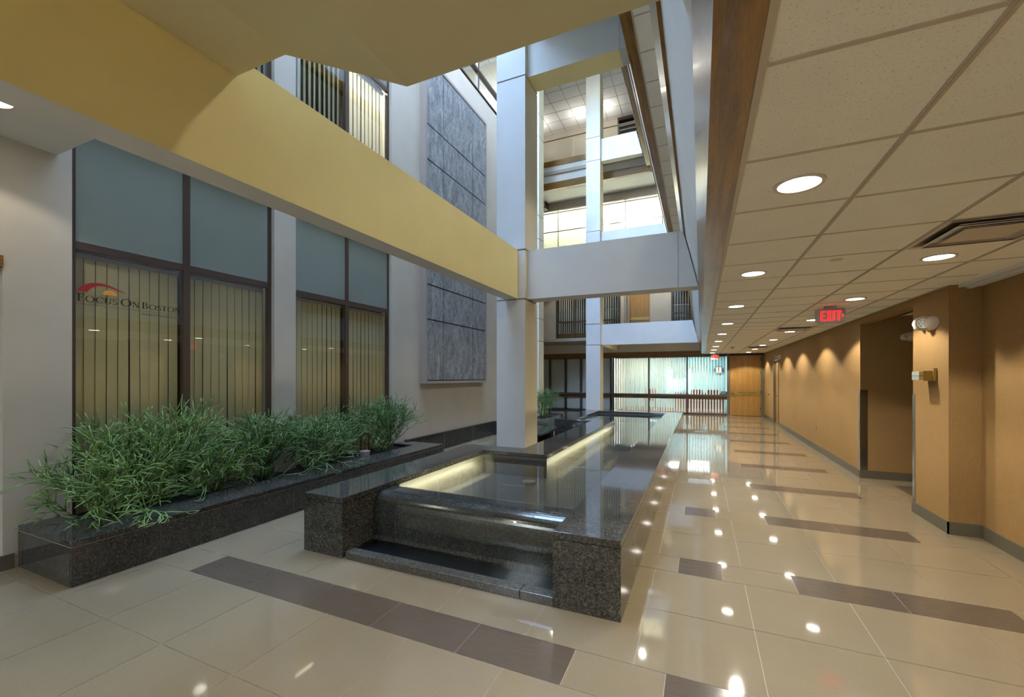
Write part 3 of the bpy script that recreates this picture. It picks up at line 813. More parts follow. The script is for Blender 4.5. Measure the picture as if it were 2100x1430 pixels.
# ------------------------------------------------------------------ parapets along the right side
SL = .245
def xs(n, z): return .044 - .885 * n - SL * (z - 2.445 - HF * n)
def parapet_right(n, y0, y1, label):
    zb = 2.445 + HF * n; t = empty('balcony_parapet', (xs(n, zb), (y0 + y1) / 2, zb))
    z1, z2, z3 = zb + .215, zb + .895, zb + 1.165
    P = lambda z, d=0: (xs(n, z) - d, z)
    inner = xs(n, zb) + .112
    m = MB(); m.prism([P(zb, .016), (inner, zb), (inner, z1), P(z1, .016)], y0, y1, 'Y', M['oak']); m.build('oak_fascia', t)
    m = MB(); m.prism([P(z1), (inner + .02, z1), (inner - .1, z2), P(z2)], y0, y1, 'Y', M['paint']); m.build('sloped_panel', t)
    m = MB(); m.prism([P(z2, .02), (xs(n, z2) + .16, z2), (xs(n, z3) + .16, z3), P(z3, .02)], y0, y1, 'Y', M['oak']); m.build('oak_cap', t)
    xr = xs(n, z3) + .07
    m = MB(); m.box(xr - .005, xr + .005, y0, y1, z3, z3 + .92, M['railglass']); m.build('glass_rail', t)
    m = MB(); m.tube([(xr, y0, z3 + .95), (xr, y1, z3 + .95)], .024, M['chrome'], 12); m.build('handrail', t)
    return tag(t, label, 'parapet', 'sloped parapets with oak bands around the atrium')
parapet_right(0, YB, 18.42, 'lowest sloped white parapet with oak bands, along the corridor ceiling edge')
parapet_right(1, 1.2, 17.05, 'middle sloped parapet with oak bands, above the corridor side')
parapet_right(2, 1.2, 15.65, 'topmost sloped parapet on the corridor side, seen edge-on')

# upper corridor slabs, ceilings and walls on the right
m = MB()
for n in (1, 2, 3):
    zb = 2.445 + HF * n; x0 = xs(n, zb) + .10 if n < 3 else -2.5
    m.box(x0, 2.6, 1.2, 18.9, zb + .001, zb + .04, M['ctile'])
for n in (0, 1, 2):
    zb = 2.445 + HF * n; x0 = xs(n, zb) + .14
    m.box(x0, 2.6, 1.2, 18.9, zb + .80, zb + .95, M['carpet'])
    m.box(2.2, 2.3, 1.2, 18.9, zb + .95, zb + HF, M['paint_wall'])
    m.box(x0, x0 + .05, 1.2, 18.9, zb + .06, zb + .95, M['paint'])
struct(m.build('ceiling_upper_right'), 'upper corridor slabs and tile ceilings on the right')
m = MB()
for n in (1, 2):
    zb = 2.445 + HF * n; x0 = xs(n, zb) + .112
    y = 1.41
    while y < 17: m.box(x0, x0 + 1.2, y - .009, y + .009, zb - .003, zb + .001, M['tbar']); y += .61
    m.box(x0, x0 + .02, 1.2, 17, zb - .004, zb + .001, M['tbar'])
struct(m.build('ceiling_upper_grid'), 'grid bars of the upper corridor ceilings')

# ------------------------------------------------------------------ far end
def parapet_end(yb_, zb, z1, z2, z3, zr, x0, x1, label):
    t = empty('balcony_parapet', ((x0 + x1) / 2, yb_, zb)); Q = lambda z, d=0: (yb_ - SL * (z - zb) - d, z)
    m = MB(); m.prism([Q(zb, .016), (yb_ + .11, zb), (yb_ + .11, z1), Q(z1, .016)], x0, x1, 'X', M['oakx']); m.build('oak_fascia', t)
    m = MB(); m.prism([Q(z1), (yb_ + .13, z1), (yb_ + .0, z2), Q(z2)], x0, x1, 'X', M['paint']); m.build('sloped_panel', t)
    m = MB(); m.prism([Q(z2, .02), (Q(z2)[0] + .15, z2), (Q(z3)[0] + .15, z3), Q(z3, .02)], x0, x1, 'X', M['oakx']); m.build('oak_cap', t)
    yr = Q(z3)[0] + .07
    m = MB(); m.box(x0, x1, yr - .005, yr + .005, z3, zr - .03, M['railglass']); m.build('glass_rail', t)
    m = MB(); m.tube([(x0, yr, zr), (x1, yr, zr)], .024, M['chrome'], 12); m.build('handrail', t)
    return tag(t, label, 'parapet', 'sloped parapets with oak bands around the atrium')
parapet_end(18.72, 2.375, 2.575, 3.267, 3.465, 4.46, -8, .152, 'lowest end parapet above the far storefront')
parapet_end(17.4, 5.67, 5.87, 6.50, 6.70, 7.69, -8, -.74, 'second end parapet, mostly hidden behind the grey beam')
parapet_end(16.0, 8.95, 9.19, 9.75, 9.94, 10.785, -8, -1.64, 'topmost end parapet with a bright glass rail')

# far walls of the upper levels
m = MB()
def bw(x0, x1, y, z0, z1, mt): m.box(x0, x1, y, y + .12, z0, z1, mt)
bw(-8, -5.95, 18.3, 3.0, 5.67, M['paint_wall']); bw(-3.10, -2.95, 18.3, 3.0, 5.67, M['paint_wall']); bw(-2.95, -1.90, 18.42, 3.0, 5.67, M['paint_wall'])
bw(-1.90, -1.08, 18.3, 3.0, 5.67, M['paint_wall']); bw(-4.4, -3.1, 18.9, 3.0, 5.67, M['roomshade']); bw(-5.95, -4.4, 18.9, 3.0, 5.67, M['roomshade']); bw(-1.08, 2.3, 18.9, 3.0, 5.67, M['roomshade'])
m.box(-8, 2.3, 17.25, 18.9, 5.68, 5.75, M['ctile']); m.box(-8, 2.3, 18.3, 19.0, 2.95, 3.1, M['carpet'])
m.box(-8, 2.3, 17.0, 18.3, 3.0, 3.12, M['carpet'])
bw(-8, 2.3, 17.45, 6.1, 6.3, M['paint_wall'])
m.box(-8, 2.3, 16.1, 18.9, 8.96, 9.03, M['ctop']); m.box(-8, 2.3, 16.9, 18.3, 6.2, 6.32, M['carpet'])
m.box(-8, 2.3, 15.8, 18.1, 9.45, 9.57, M['carpet'])
bw(-8, -3.12, 17.9, 9.5, 12.3, M['paint_wall']); bw(-3.12, -2.1, 18.1, 9.5, 12.3, M['roomshade']); bw(-2.1, 2.3, 17.9, 9.5, 12.3, M['paint_wall'])
struct(m.build('wall_end_upper'), 'far end walls of the upper storeys')
# top ceiling with its grid
TC = 12.27
m = MB(); m.box(-8, 2.6, 10.8, 18.1, TC, TC + .08, M['ctop']); m.box(-2.4, 2.6, 1.15, 10.8, TC, TC + .08, M['ctop']); m.box(-8.0, -2.4, 10.7, 10.8, TC, TC + .6, M['paint']); m.box(-2.5, -2.4, 1.15, 13.2, TC, TC + .6, M['paint'])
tp = struct(m.build('ceiling_top'), 'white tile ceiling of the top storey')
m = MB()
x = -7.8
while x < 0: m.box(x - .012, x + .012, 10.8, 18.1, TC - .006, TC, M['tbar']); x += .61
y = 10.96
while y < 18: m.box(-8, 0, y - .012, y + .012, TC - .006, TC, M['tbar']); y += .61
m.build('ceiling_grid', tp)
# louvred opening on the top storey
wn = empty('window_6', (-2.6, 17.9, 11))
m = MB(); m.box(-3.14, -3.08, 17.85, 17.95, 9.5, 12.27, M['bronze']); m.box(-3.08, -2.1, 17.85, 17.95, 12.15, 12.27, M['bronze']); m.box(-2.14, -2.08, 17.85, 17.95, 9.5, 12.27, M['bronze']); m.build('window_frame', wn)
m = MB()
for i in range(9): m.box(-3.08, -2.14, 17.95, 18.02, 10.5 + i * .18, 10.55 + i * .18, M['grey'])
m.build('louvre', wn); struct(wn, 'dark louvred opening on the top storey')

def sx_blind(x0, x1, z0, z1, y, label, mat, pitch=.085, width=.05, ang=70, skip=0, g_='vertical blinds behind the far end glass'):
    return vblind('X', x0, x1, z0, z1, y, pitch, width, ang, mat, label, g_, .06, skip)

# second-storey end: blinds, door, lamp
wn = empty('window_7', (-5.2, 18.3, 3.1))
m = MB()
for x in (-5.95, -5.16, -4.46, -3.95): m.box(x, x + .06, 18.28, 18.36, 3.1, 5.67, M['bronze'])
m.box(-5.95, -3.1, 18.27, 18.36, 3.93, 4.00, M['bronze']); m.box(-5.95, -3.1, 18.27, 18.36, 3.1, 3.16, M['bronze']); m.box(-3.16, -3.1, 18.28, 18.36, 3.1, 5.67, M['bronze']); m.build('window_frame', wn)
m = MB(); m.box(-5.9, -3.16, 18.31, 18.316, 3.16, 5.67, M['glass']); m.build('pane', wn); struct(wn, 'glass wall on the second storey end, left and right of the far column')
sx_blind(-5.88, -3.2, 3.2, 5.6, 18.5, 'open ivory blind on the second storey left of the oak door', M['blindwhite'], .10, .06, 50)
wn = empty('window_8', (-.6, 18.3, 3.1))
m = MB(); m.box(-1.08, -1.02, 18.27, 18.36, 3.1, 5.67, M['bronze']); m.box(-1.02, .9, 18.27, 18.36, 4.08, 4.14, M['bronze']); m.box(.84, .9, 18.27, 18.36, 3.1, 5.67, M['bronze']); m.build('window_frame', wn)
m = MB(); m.box(-1.02, .84, 18.31, 18.316, 3.1, 5.67, M['glass']); m.build('pane', wn); struct(wn, 'dark glazed bay on the second storey right of the oak door')
sx_blind(-1.0, .8, 3.2, 5.6, 18.5, 'open ivory blind on the second storey right of the oak door', M['blindwhite'], .10, .055, 60)
d = empty('door_4', (-2.3, 18.3, 3.1))
m = MB(); m.box(-2.80, -2.74, 18.33, 18.42, 3.1, 5.6, M['grey']); m.box(-1.92, -1.88, 18.33, 18.42, 3.1, 5.6, M['grey']); m.build('door_frame', d)
m = MB(); m.box(-2.74, -1.92, 18.37, 18.42, 3.1, 5.2, M['oakdoor']); m.build('door_leaf', d)
m = MB(); m.box(-2.62, -1.94, 18.355, 18.37, 3.90, 4.02, M['brassplate']); m.build('name_plate', d)
m = MB(); m.cyl((-2.66, 3.96), .05, 18.34, 18.37, 'Y', M['brass'], 16); m.tube([(-2.66, 18.34, 3.96), (-2.66, 18.30, 3.96), (-2.56, 18.30, 3.96)], .012, M['brass'], 8); m.build('door_handle', d)
struct(d, 'oak door with a brass plate on the second storey')

# third-storey end: bright blinds
wn = empty('window_9', (-4, 17.3, 6.3))
m = MB(); m.box(-8, 1, 17.28, 17.38, 8.62, 8.95, M['grey']); 
for x in (-6.95, -5.55, -4.15, -2.75, -1.35): m.box(x, x + .03, 17.28, 17.34, 6.3, 8.62, M['grey'])
m.build('window_frame', wn)
m = MB(); m.box(-8, 1, 17.31, 17.316, 6.3, 8.62, M['glass']); m.build('pane', wn); struct(wn, 'bright glass wall with ivory blinds on the third storey end')
vblind('X', -8, 1, 6.32, 8.56, 17.45, .088, .095, 6, M['blindwhite'], 'closed bright ivory blind filling the third storey end', 'vertical blinds behind the far end glass', .03)
m = MB(); m.box(-8, 1, 18.0, 18.05, 6.3, 8.95, M['paint']); struct(m.build('wall_end_third'), 'room wall behind the third storey blinds')
t = empty('flood_light', (-6.1, 16.9, 8.9))
m = MB(); m.box(-6.35, -5.9, 16.75, 17.05, 8.58, 8.86, M['black']); m.build('housing', t)
m = MB(); m.box(-6.31, -5.94, 16.74, 16.752, 8.64, 8.84, M['grey']); m.build('lens', t)
m = MB(); m.box(-6.14, -6.10, 16.88, 16.92, 8.88, 8.96, M['black']); m.build('bracket', t)
tag(t, 'black box flood light under the third storey ceiling beside the thin column', 'flood light')
# top storey wall lamps
for x, lb in ((-6.2, 'bright bare ceiling lamp by the thin column on the top storey'), (-4.55, 'bright ceiling lamp left of the far column on the top storey'), (-3.45, 'bright ceiling lamp right behind the far column on the top storey')):
    m = MB(); m.cyl((x, 16.9), .07, TC - .05, TC, 'Z', M['lens'], 16, .05)
    tag(m.build('ceiling_lamp'), lb, 'ceiling light', 'lamps of the top storey')
    d_ = bpy.data.lights.new('ceiling_lamp_bulb', 'POINT'); d_.energy = 5; d_.color = (1, .93, .82); d_.shadow_soft_size = .06; o_ = bpy.data.objects.new('ceiling_lamp_bulb', d_); o_.location = (x, 16.9, TC - .45); col.objects.link(o_)

# ------------------------------------------------------------------ storefront at ground level
sf = empty('window_10', (-3, YE, 0))
m = MB(); B = M['bronze']
m.box(-8, 1.0, YE - .05, YE + .05, 2.36, 2.45, M['darkbronze']); m.box(-8, 1.0, YE - .05, YE + .05, 0, .06, B); m.box(-8, 1.0, YE - .045, YE + .045, .735, .81, B)
for x in (-7.04, -6.42, -4.95, -3.49, -2.0, -.50): m.box(x - .03, x + .03, YE - .05, YE + .05, 0, 2.4, B)
m.box(.96, 1.02, YE - .06, YE + .06, 0, 2.42, M['base']); m.box(-5.72, -5.62, YE + .02, YE + .1, .06, 2.4, M['black']); m.box(-3.64, -3.55, YE + .02, YE + .1, .06, 2.4, M['black'])
m.build('window_frame', sf)
xsf = [-8, -7.04, -6.42, -4.95, -3.49, -2.0, -.50, .99]
for i in range(7):
    for z0, z1 in ((.06, .735), (.81, 2.36)):
        p = MB(); p.box(xsf[i] + .03, xsf[i + 1] - .03, YE - .003, YE + .003, z0, z1, M['glass']); p.build('pane', sf)
m = MB(); m.box(-8, .96, YE + .06, YE + .1, .62, .735, M['oakx']); m.build('oak_rail', sf)
struct(sf, 'bronze framed glass storefront across the far end')
SG = 'vertical blinds behind the far end glass'
for a, b_, lb in ((-7.98, -6.45, 'farthest left closed grey-white blind behind the end storefront'), (-6.38, -5.0, 'closed grey-white blind with a dark strip, left part of the end storefront'), (-4.9, -3.66, 'closed blind behind the far column, end storefront')):
    vblind('X', a, b_, .08, 2.33, YE + .14, .085, .09, 5, M['blindgrey'], lb, SG, .02)
vblind('X', -3.45, -2.04, .08, 2.33, YE + .14, .098, .078, 18, M['blindwhite'], 'half open ivory blind, third storefront bay from the oak door', SG, .05)
vblind('X', -1.96, -.54, .08, 2.33, YE + .14, .098, .072, 22, M['blindwhite'], 'half open ivory blind, second storefront bay from the oak door', SG, .05)
vblind('X', -.46, .94, .08, 2.33, YE + .14, .105, .058, 25, M['blindwhite'], 'open ivory blind showing teal behind, bay next to the oak door', SG, .06)
# office interior
m = MB()
m.box(-3.5, 1.0, 22.3, 22.4, 0, 2.7, M['teal']); m.box(-3.55, -3.5, YE + .3, 22.3, 0, 2.7, M['paint']); m.box(1.0, 1.05, YE + .2, 22.3, 0, 2.7, M['teal']); m.box(-3.5, 1.0, YE + .3, 22.3, -.05, .003, M['maroon'])
m.box(-3.5, 1.0, YE + .2, 22.3, 2.62, 2.7, M['paint']); m.box(-8, -3.55, YE + .6, YE + .7, 0, 2.7, M['paint']); m.box(-8, -3.55, YE + .3, YE + .6, -.03, .003, M['carpet']); m.box(-8, -3.55, YE + .1, YE + .7, 2.6, 2.7, M['paint'])
m.box(-1.2, .95, 22.2, 22.3, 0, .75, M['maroon'])
struct(m.build('wall_office_end'), 'teal office room behind the end storefront')
for x, y, lb in ((-2.6, 20.2, 'lit office ceiling panel seen through the third bay of blinds'), (-1.4, 20.2, 'lit office ceiling panel seen through the second bay of blinds'), (-.1, 21.2, 'lit office ceiling panel nearest the oak door')):
    t = empty('ceiling_panel_light', (x, y, 2.6))
    m = MB(); m.box(x - .49, x + .49, y - .49, y + .49, 2.60, 2.62, M['white']); m.build('frame', t)
    m = MB(); m.box(x - .46, x + .46, y - .46, y + .46, 2.594, 2.60, M['lenscool']); m.build('diffuser', t)
    tag(t, lb, 'ceiling light', 'office ceiling panels behind the storefront')
t = empty('wall_clock', (.79, 22.28, 1.84))
m = MB(); m.cyl((.79, 1.845), .20, 22.24, 22.3, 'Y', M['black'], 28); m.build('rim', t)
m = MB(); m.cyl((.79, 1.845), .155, 22.232, 22.241, 'Y', M['letter_white'], 28); dl = m.build('dial', t)
m = MB(); m.box(.783, .797, 22.226, 22.232, 1.83, 1.95, M['black']); m.box(.72, .79, 22.226, 22.232, 1.838, 1.852, M['black']); m.build('hand', dl)
tag(t, 'round black rimmed clock on the teal office wall', 'clock')
def chair(x, y, rz, label):
    t = empty('waiting_chair', (x, y, 0), rz); MW = t.matrix_world
    def put(mb, nm): mb.v = [tuple(MW @ Vector(p)) for p in mb.v]; return mb.build(nm, t)
    m = MB(); m.box(-.25, .25, -.24, .24, .40, .48, M['maroon']); put(m, 'seat')
    m = MB(); m.prism([(.20, .50), (.26, .50), (.32, .95), (.26, .95)], -.24, .24, 'X', M['maroon']); put(m, 'backrest')
    for sx in (-.22, .22):
        for sy in (-.2, .22):
            m = MB(); m.tube([(sx, sy, 0), (sx, sy, .40)], .015, M['black'], 6); put(m, 'leg')
    tag(t, label, 'chair', 'waiting chairs in the office')
chair(-.15, 20.3, 0, 'dark office chair behind the bay next to the oak door, left one'); chair(.5, 20.3, 0, 'dark office chair closest to the oak door'); chair(-2.2, 21.2, 0, 'dark office chair behind the third bay of blinds')
# SiPC plaque
t = empty('small_sign', (.86, YE - .06, .92))
m = MB(); m.box(.745, .955, YE - .062, YE - .05, .82, .945, M['black']); m.build('plaque', t)
text('letters', 'SiPC', .085, M['letter_white'], t, (.850, YE - .064, .855), (PI / 2, 0, 0), .001, 'CENTER')
tag(t, 'small black plaque with white letters beside the oak entry door', 'sign')
# main oak door
d = empty('door_5', (1.56, YE, 0))
m = MB(); m.box(1.02, 1.05, YE - .05, YE + .06, 0, 2.40, M['base']); m.box(2.12, XW, YE - .05, YE + .06, 0, 2.40, M['base']); m.box(1.02, XW, YE - .05, YE + .06, 2.36, 2.445, M['darkbronze']); m.build('door_frame', d)
m = MB(); m.box(1.05, 2.12, YE - .01, YE + .035, .012, 2.36, M['oakdoor']); m.build('door_leaf', d)
pl = MB(); pl.box(1.12, 2.08, YE - .018, YE - .01, .81, .965, M['brassplate']); plo = pl.build('name_plate', d)
text('plate_lettering', 'KERRIGAN & KERRIGAN', .062, M['ink'], plo, (1.66, YE - .019, .895), (PI / 2, 0, 0), .0005, 'CENTER', .95)
text('plate_lettering', 'Attorneys at Law', .05, M['ink'], plo, (1.66, YE - .019, .833), (PI / 2, 0, 0), .0005, 'CENTER')
m = MB(); m.cyl((1.15, .885), .06, YE - .03, YE - .01, 'Y', M['chrome'], 18); m.tube([(1.13, YE - .03, .885), (1.13, YE - .08, .885), (1.27, YE - .08, .885)], .012, M['brass'], 8); m.build('door_handle', d)
m = MB(); m.cyl((1.10, 1.275), .025, YE - .02, YE - .01, 'Y', M['brassplate'], 12); m.build('lock', d)
for z in (.3, .95, 1.7, 2.2):
    m = MB(); m.box(2.105, 2.125, YE - .03, YE - .01, z - .06, z + .06, M['darkbronze']); m.build('hinge', d)
struct(d, 'wide oak door with a brass name plate at the end of the corridor')
m = MB(); m.box(XW, XW + .1, YE - .06, YE + .1, 0, C, M['fabric']); m.box(-8.1, -8, 1, 23, 0, 12.5, M['paint_wall']); m.box(-8, -5.3, 12.98, 13.1, 0, 12.3, M['paint_wall'])
struct(m.build('wall_far_left'), 'return walls at the far left')

# ------------------------------------------------------------------ planters
def joints(mb, fn, positions):
    for p in positions: fn(mb, p)
def planter():
    t = empty('granite_planter', (-4.64, 4.0, 0)); G = M['granite']; J = M['joint']
    x0, x1, y0, y1, h = WX + .001, -4.204, 1.524, 6.45, .338
    rimf, rime = .43, .32
    cap = .045
    m = MB()
    # body core (joint colour) and facing slabs
    m.box(x1 - .05, x1 - .003, y0 + .003, y1 - .003, 0, h - cap, J)
    m.box(x0, x1 - .05, y0 + .003, y0 + .05, 0, h - cap, J); m.box(x0, x1 - .05, y1 - .05, y1 - .003, 0, h - cap, J)
    ys = [y0, 2.092, 3.383, 4.66, 5.93, y1]
    for a, b_ in zip(ys, ys[1:]): m.box(x1 - .02, x1, a + .002, b_ - .002, 0, h - cap - .003, G)
    m.box(x0, x1 - .021, y0, y0 + .02, 0, h - cap - .003, G); m.box(x0, x1 - .021, y1 - .02, y1, 0, h - cap - .003, G)
    m.build('wall_facing', t)
    m = MB(); jj = [y0, 2.73, 4.02, 5.29, y1]
    for a, b_ in zip(jj, jj[1:]): m.box(x1 - rimf, x1, a + .001, b_ - .001, h - cap, h, G)
    m.box(x0, x1 - rimf - .001, y0, y0 + rime, h - cap, h, G); m.box(x0, x1 - rimf - .001, y1 - rime, y1, h - cap, h, G)
    m.build('coping', t, bevel=.004)
    m = MB(); n = 44; xa, xb = x0 - .18, x1 - rimf; ya, yb2 = y0 + rime - .03, y1 - rime + .03
    vs = []; fs = []
    for i in range(n + 1):
        for j in range(9):
            vs.append((xa + (xb - xa) * j / 8, ya + (yb2 - ya) * i / n, h - .05 + rnd.uniform(-.015, .015)))
    for i in range(n):
        for j in range(8): a = i * 9 + j; fs.append((a, a + 1, a + 10, a + 9))
    m.raw(vs, fs, M['mulch']); m.build('mulch_bed', t)
    return tag(t, 'long low dark granite planter in front of the left windows', 'planter')
planter()
t = empty('granite_planter', (-4.5, 12.5, 0))
m = MB(); m.box(-4.69, -4.2, 10.6, 13.65, 0, .27, M['granite']); m.build('wall_facing', t)
m = MB(); m.box(-4.69, -4.2, 10.6, 10.9, .27, .30, M['granite']); m.box(-4.69, -4.2, 13.4, 13.65, .27, .30, M['granite']); m.box(-4.32, -4.2, 10.9, 13.4, .27, .30, M['granite']); m.build('coping', t)
m = MB(); m.box(-4.69, -4.32, 10.9, 13.4, .265, .285, M['mulch']); m.build('mulch_bed', t)
tag(t, 'second granite planter far behind the nearest column', 'planter')
# granite bench
t = empty('granite_bench', (-3.45, 9.0, 0))
m = MB(); m.box(-3.85, -3.05, 8.3, 9.72, .30, .345, M['granite']); m.build('seat_slab', t, bevel=.004)
m = MB(); m.box(-3.75, -3.2, 8.38, 8.6, 0, .30, M['granite']); m.build('leg', t)
m = MB(); m.box(-3.75, -3.2, 9.42, 9.64, 0, .30, M['granite']); m.build('leg', t)
tag(t, 'low dark granite bench slab between the column and the fountain arm', 'bench')
# planter uplight
t = empty('planter_light', (-4.72, 5.05, .3))
m = MB(); m.cyl((-4.72, 5.05), .06, .285, .40, 'Z', M['white'], 24, .075); m.build('housing', t, smooth=False)
m = MB(); m.cyl((-4.72, 5.05), .066, .40, .404, 'Z', M['grey'], 24); m.build('lens', t)
tag(t, 'round beige uplight canister in the planter mulch', 'lamp')

# ------------------------------------------------------------------ fountain
def fountain():
    t = empty('granite_fountain', (-1.85, 7.9, 0)); G = M['granite']; J = M['joint']
    H = .511; cp = .048; hb = H - cp - .003
    m = MB(); k = MB()
    def wall(x0, x1, y0, y1):
        k.box(x0 + .003, x1 - .003, y0 + .003, y1 - .003, 0, H - cp, J)
        m.box(x0, x1, y0, y1, 0.0, hb, G)
    X0, X1, X2, X3, X4, X5 = -3.240, -2.788, -2.325, -1.855, -.906, -.457
    Y0, Y1, Y2, Y3, Y4, Y5, Y6 = 2.713, 5.30, 5.67, 9.84, 10.17, 12.70, 13.06
    arms = [(X0, X1, Y0, Y2), (X1, X3, Y1, Y2), (X2, X3, Y2, Y3), (X0, X3, Y3, Y4), (X0, X1, Y4, Y6), (X1, X4, Y5, Y6), (X4, X5, Y0, Y6)]
    for a in arms: wall(*a)
    # vertical joints on the long outer face
    y = 3.35
    while y < Y6: m.box(X5, X5 + .0006, y, y + .004, 0, hb, J); y += 1.24
    y = 3.9
    while y < Y2: m.box(X0 - .0006, X0, y, y + .004, 0, hb, J); y += 1.24
    m.build('wall_facing', t)
    m = MB()
    def cap(x0, x1, y0, y1, n, along='Y'):
        for i in range(n):
            if along == 'Y':
                a = y0 + (y1 - y0) * i / n; b_ = y0 + (y1 - y0) * (i + 1) / n; m.box(x0, x1, a + .0008, b_ - .0008, H - cp, H, G)
            else:
                a = x0 + (x1 - x0) * i / n; b_ = x0 + (x1 - x0) * (i + 1) / n; m.box(a + .0008, b_ - .0008, y0, y1, H - cp, H, G)
    cap(X0, X1, Y0, Y2, 2); cap(X1 + .001, X3, Y1, Y2, 1, 'X'); cap(X2, X3, Y2 + .001, Y3, 3); cap(X0, X3, Y3 + .001, Y4, 1, 'X'); cap(X0, X1, Y4 + .001, Y6, 2); cap(X1 + .001, X4, Y5, Y6, 2, 'X'); cap(X4 + .0005, X5, Y0, Y6, 8)
    m.build('coping', t, bevel=.003)
    # inner lining and floor
    HN = M['granite_honed']; m = MB(); e = .004; zl = H - cp - .004
    m.box(X1, X1 + e, 3.46, Y1, .2, zl, HN); m.box(X1 + e, X3, Y1 - e, Y1, .2, zl, HN); m.box(X3, X3 + e, Y1 - e, Y4, .2, zl, HN); m.box(X1 + e, X3, Y4, Y4 + e, .2, zl, HN); m.box(X1, X1 + e, Y4 + e, Y5, .2, zl, HN); m.box(X1 + e, X4, Y5 - e, Y5, .2, zl, HN); m.box(X4 - e, X4, 3.46, Y5 - e, .2, zl, HN)
    m.build('basin_lining', t)
    m = MB(); m.box(X1, X4, 3.35, Y5, .0, .20, HN)
    for (x, y) in ((-2.3, 4.2), (-2.3, 4.8), (-1.6, 4.8), (-1.5, 3.9)): m.box(x, x + .6, y, y + .004, .2, .2006, J)
    m.build('basin_floor', t)
    # overflow weir with rounded top
    zw = .462; r_ = .15; yf = 3.092
    prof = [(yf, 0), (yf, zw - r_)] + [(yf + r_ - r_ * math.cos(R(a)), zw - r_ + r_ * math.sin(R(a))) for a in range(10, 91, 8)] + [(yf + .28, zw), (yf + .36, zw - .02), (yf + .38, 0)]
    m = MB(); prof2 = list(reversed(prof))
    m.prism(prof2, X1 + .001, -2.535, 'X', M['granite_wet']); m.prism(prof2, -2.531, X4 - .001, 'X', M['granite_wet'])
    pj = [(p[0] + .003, p[1] - .002 if p[1] > .1 else p[1]) for p in prof2]; m.prism(pj, -2.536, -2.53, 'X', J)
    m.build('overflow_weir', t)
    # water sheet running over the weir face
    m = MB(); sh = [(p[0] - .004 * (1 if p[0] < yf + .15 else 0), p[1] + .003) for p in prof[1:-2]]; sh = [(yf - .004, .075)] + sh
    for a, b_ in zip(sh, sh[1:]):
        m.raw([(X1 + .002, a[0], a[1]), (X4 - .002, a[0], a[1]), (X4 - .002, b_[0], b_[1]), (X1 + .002, b_[0], b_[1])], [(0, 1, 2, 3)], M['water'])
    w1 = m.build('water_sheet', t, smooth=True)
    # pool water
    m = MB()
    zs = .452
    for (x0, x1, y0, y1) in ((X1, X4, 3.33, Y1), (X3, X4, Y1, Y4), (X1, X4, Y4, Y5)):
        m.face([(x0, y0, zs - .02), (x1, y0, zs - .02), (x1, y1, zs - .02), (x0, y1, zs - .02)], M['water'])
    m.build('pool_water', t)
    # low curb and trough
    m = MB(); xs_ = [X1 + .035, -2.46, -1.15, X4]
    for a, b_ in zip(xs_, xs_[1:]): m.box(a + .001, b_ - .001, 2.715, 2.815, 0, .062, M['granite_curb'])
    m.build('curb', t, bevel=.004)
    m = MB(); m.box(X1, X4, 2.816, yf, -.002, .006, M['black']); m.build('trough', t)
    m = MB(); m.face([(X1, 2.815, .035), (X4, 2.815, .035), (X4, yf, .035), (X1, yf, .035)], M['water']); m.build('trough_water', t)
    # drain disc
    m = MB(); m.cyl((-1.98, 4.98), .11, .2, .225, 'Z', M['chrome'], 28); m.cyl((-1.98, 4.98), .085, .225, .228, 'Z', M['grey'], 28); m.build('drain_cover', t)
    return tag(t, 'long polished dark granite fountain with a rounded overflow weir', 'fountain')
fountain()
# coins on the basin floor
for i in range(34):
    x = rnd.uniform(-2.7, -1.0); y = rnd.uniform(3.6, 5.2)
    if i > 26: x = rnd.uniform(-1.8, -1.0); y = rnd.uniform(5.3, 8)
    if i == 0:
        m = MB(); m.cyl((0, 0), .010, 0, .002, 'Z', M['coin'], 10); cn = m.build('coin')
    else: cn = cn0.copy(); col.objects.link(cn)
    if i == 0: cn0 = cn
    cn.location = (x, y, .2005)
    tag(cn, 'small coin lying on the fountain floor under water', 'coin', 'coins on the fountain floor')
# underwater lamps (warm) washing the inner walls
def strip(x, y, z, ln, e, sgn=-1):
    d = bpy.data.lights.new('pool_strip_lamp', 'AREA'); d.shape = 'RECTANGLE'; d.size = .04; d.size_y = ln; d.energy = e; d.color = (1, .93, .6)
    o = bpy.data.objects.new('pool_strip_lamp', d); o.location = (x, y, z); o.rotation_euler = (0, sgn * -PI / 2 * .9, 0); col.objects.link(o)
strip(-2.62, 4.35, .33, 1.7, 3.4); strip(-1.69, 7.7, .33, 4.6, 5.5)

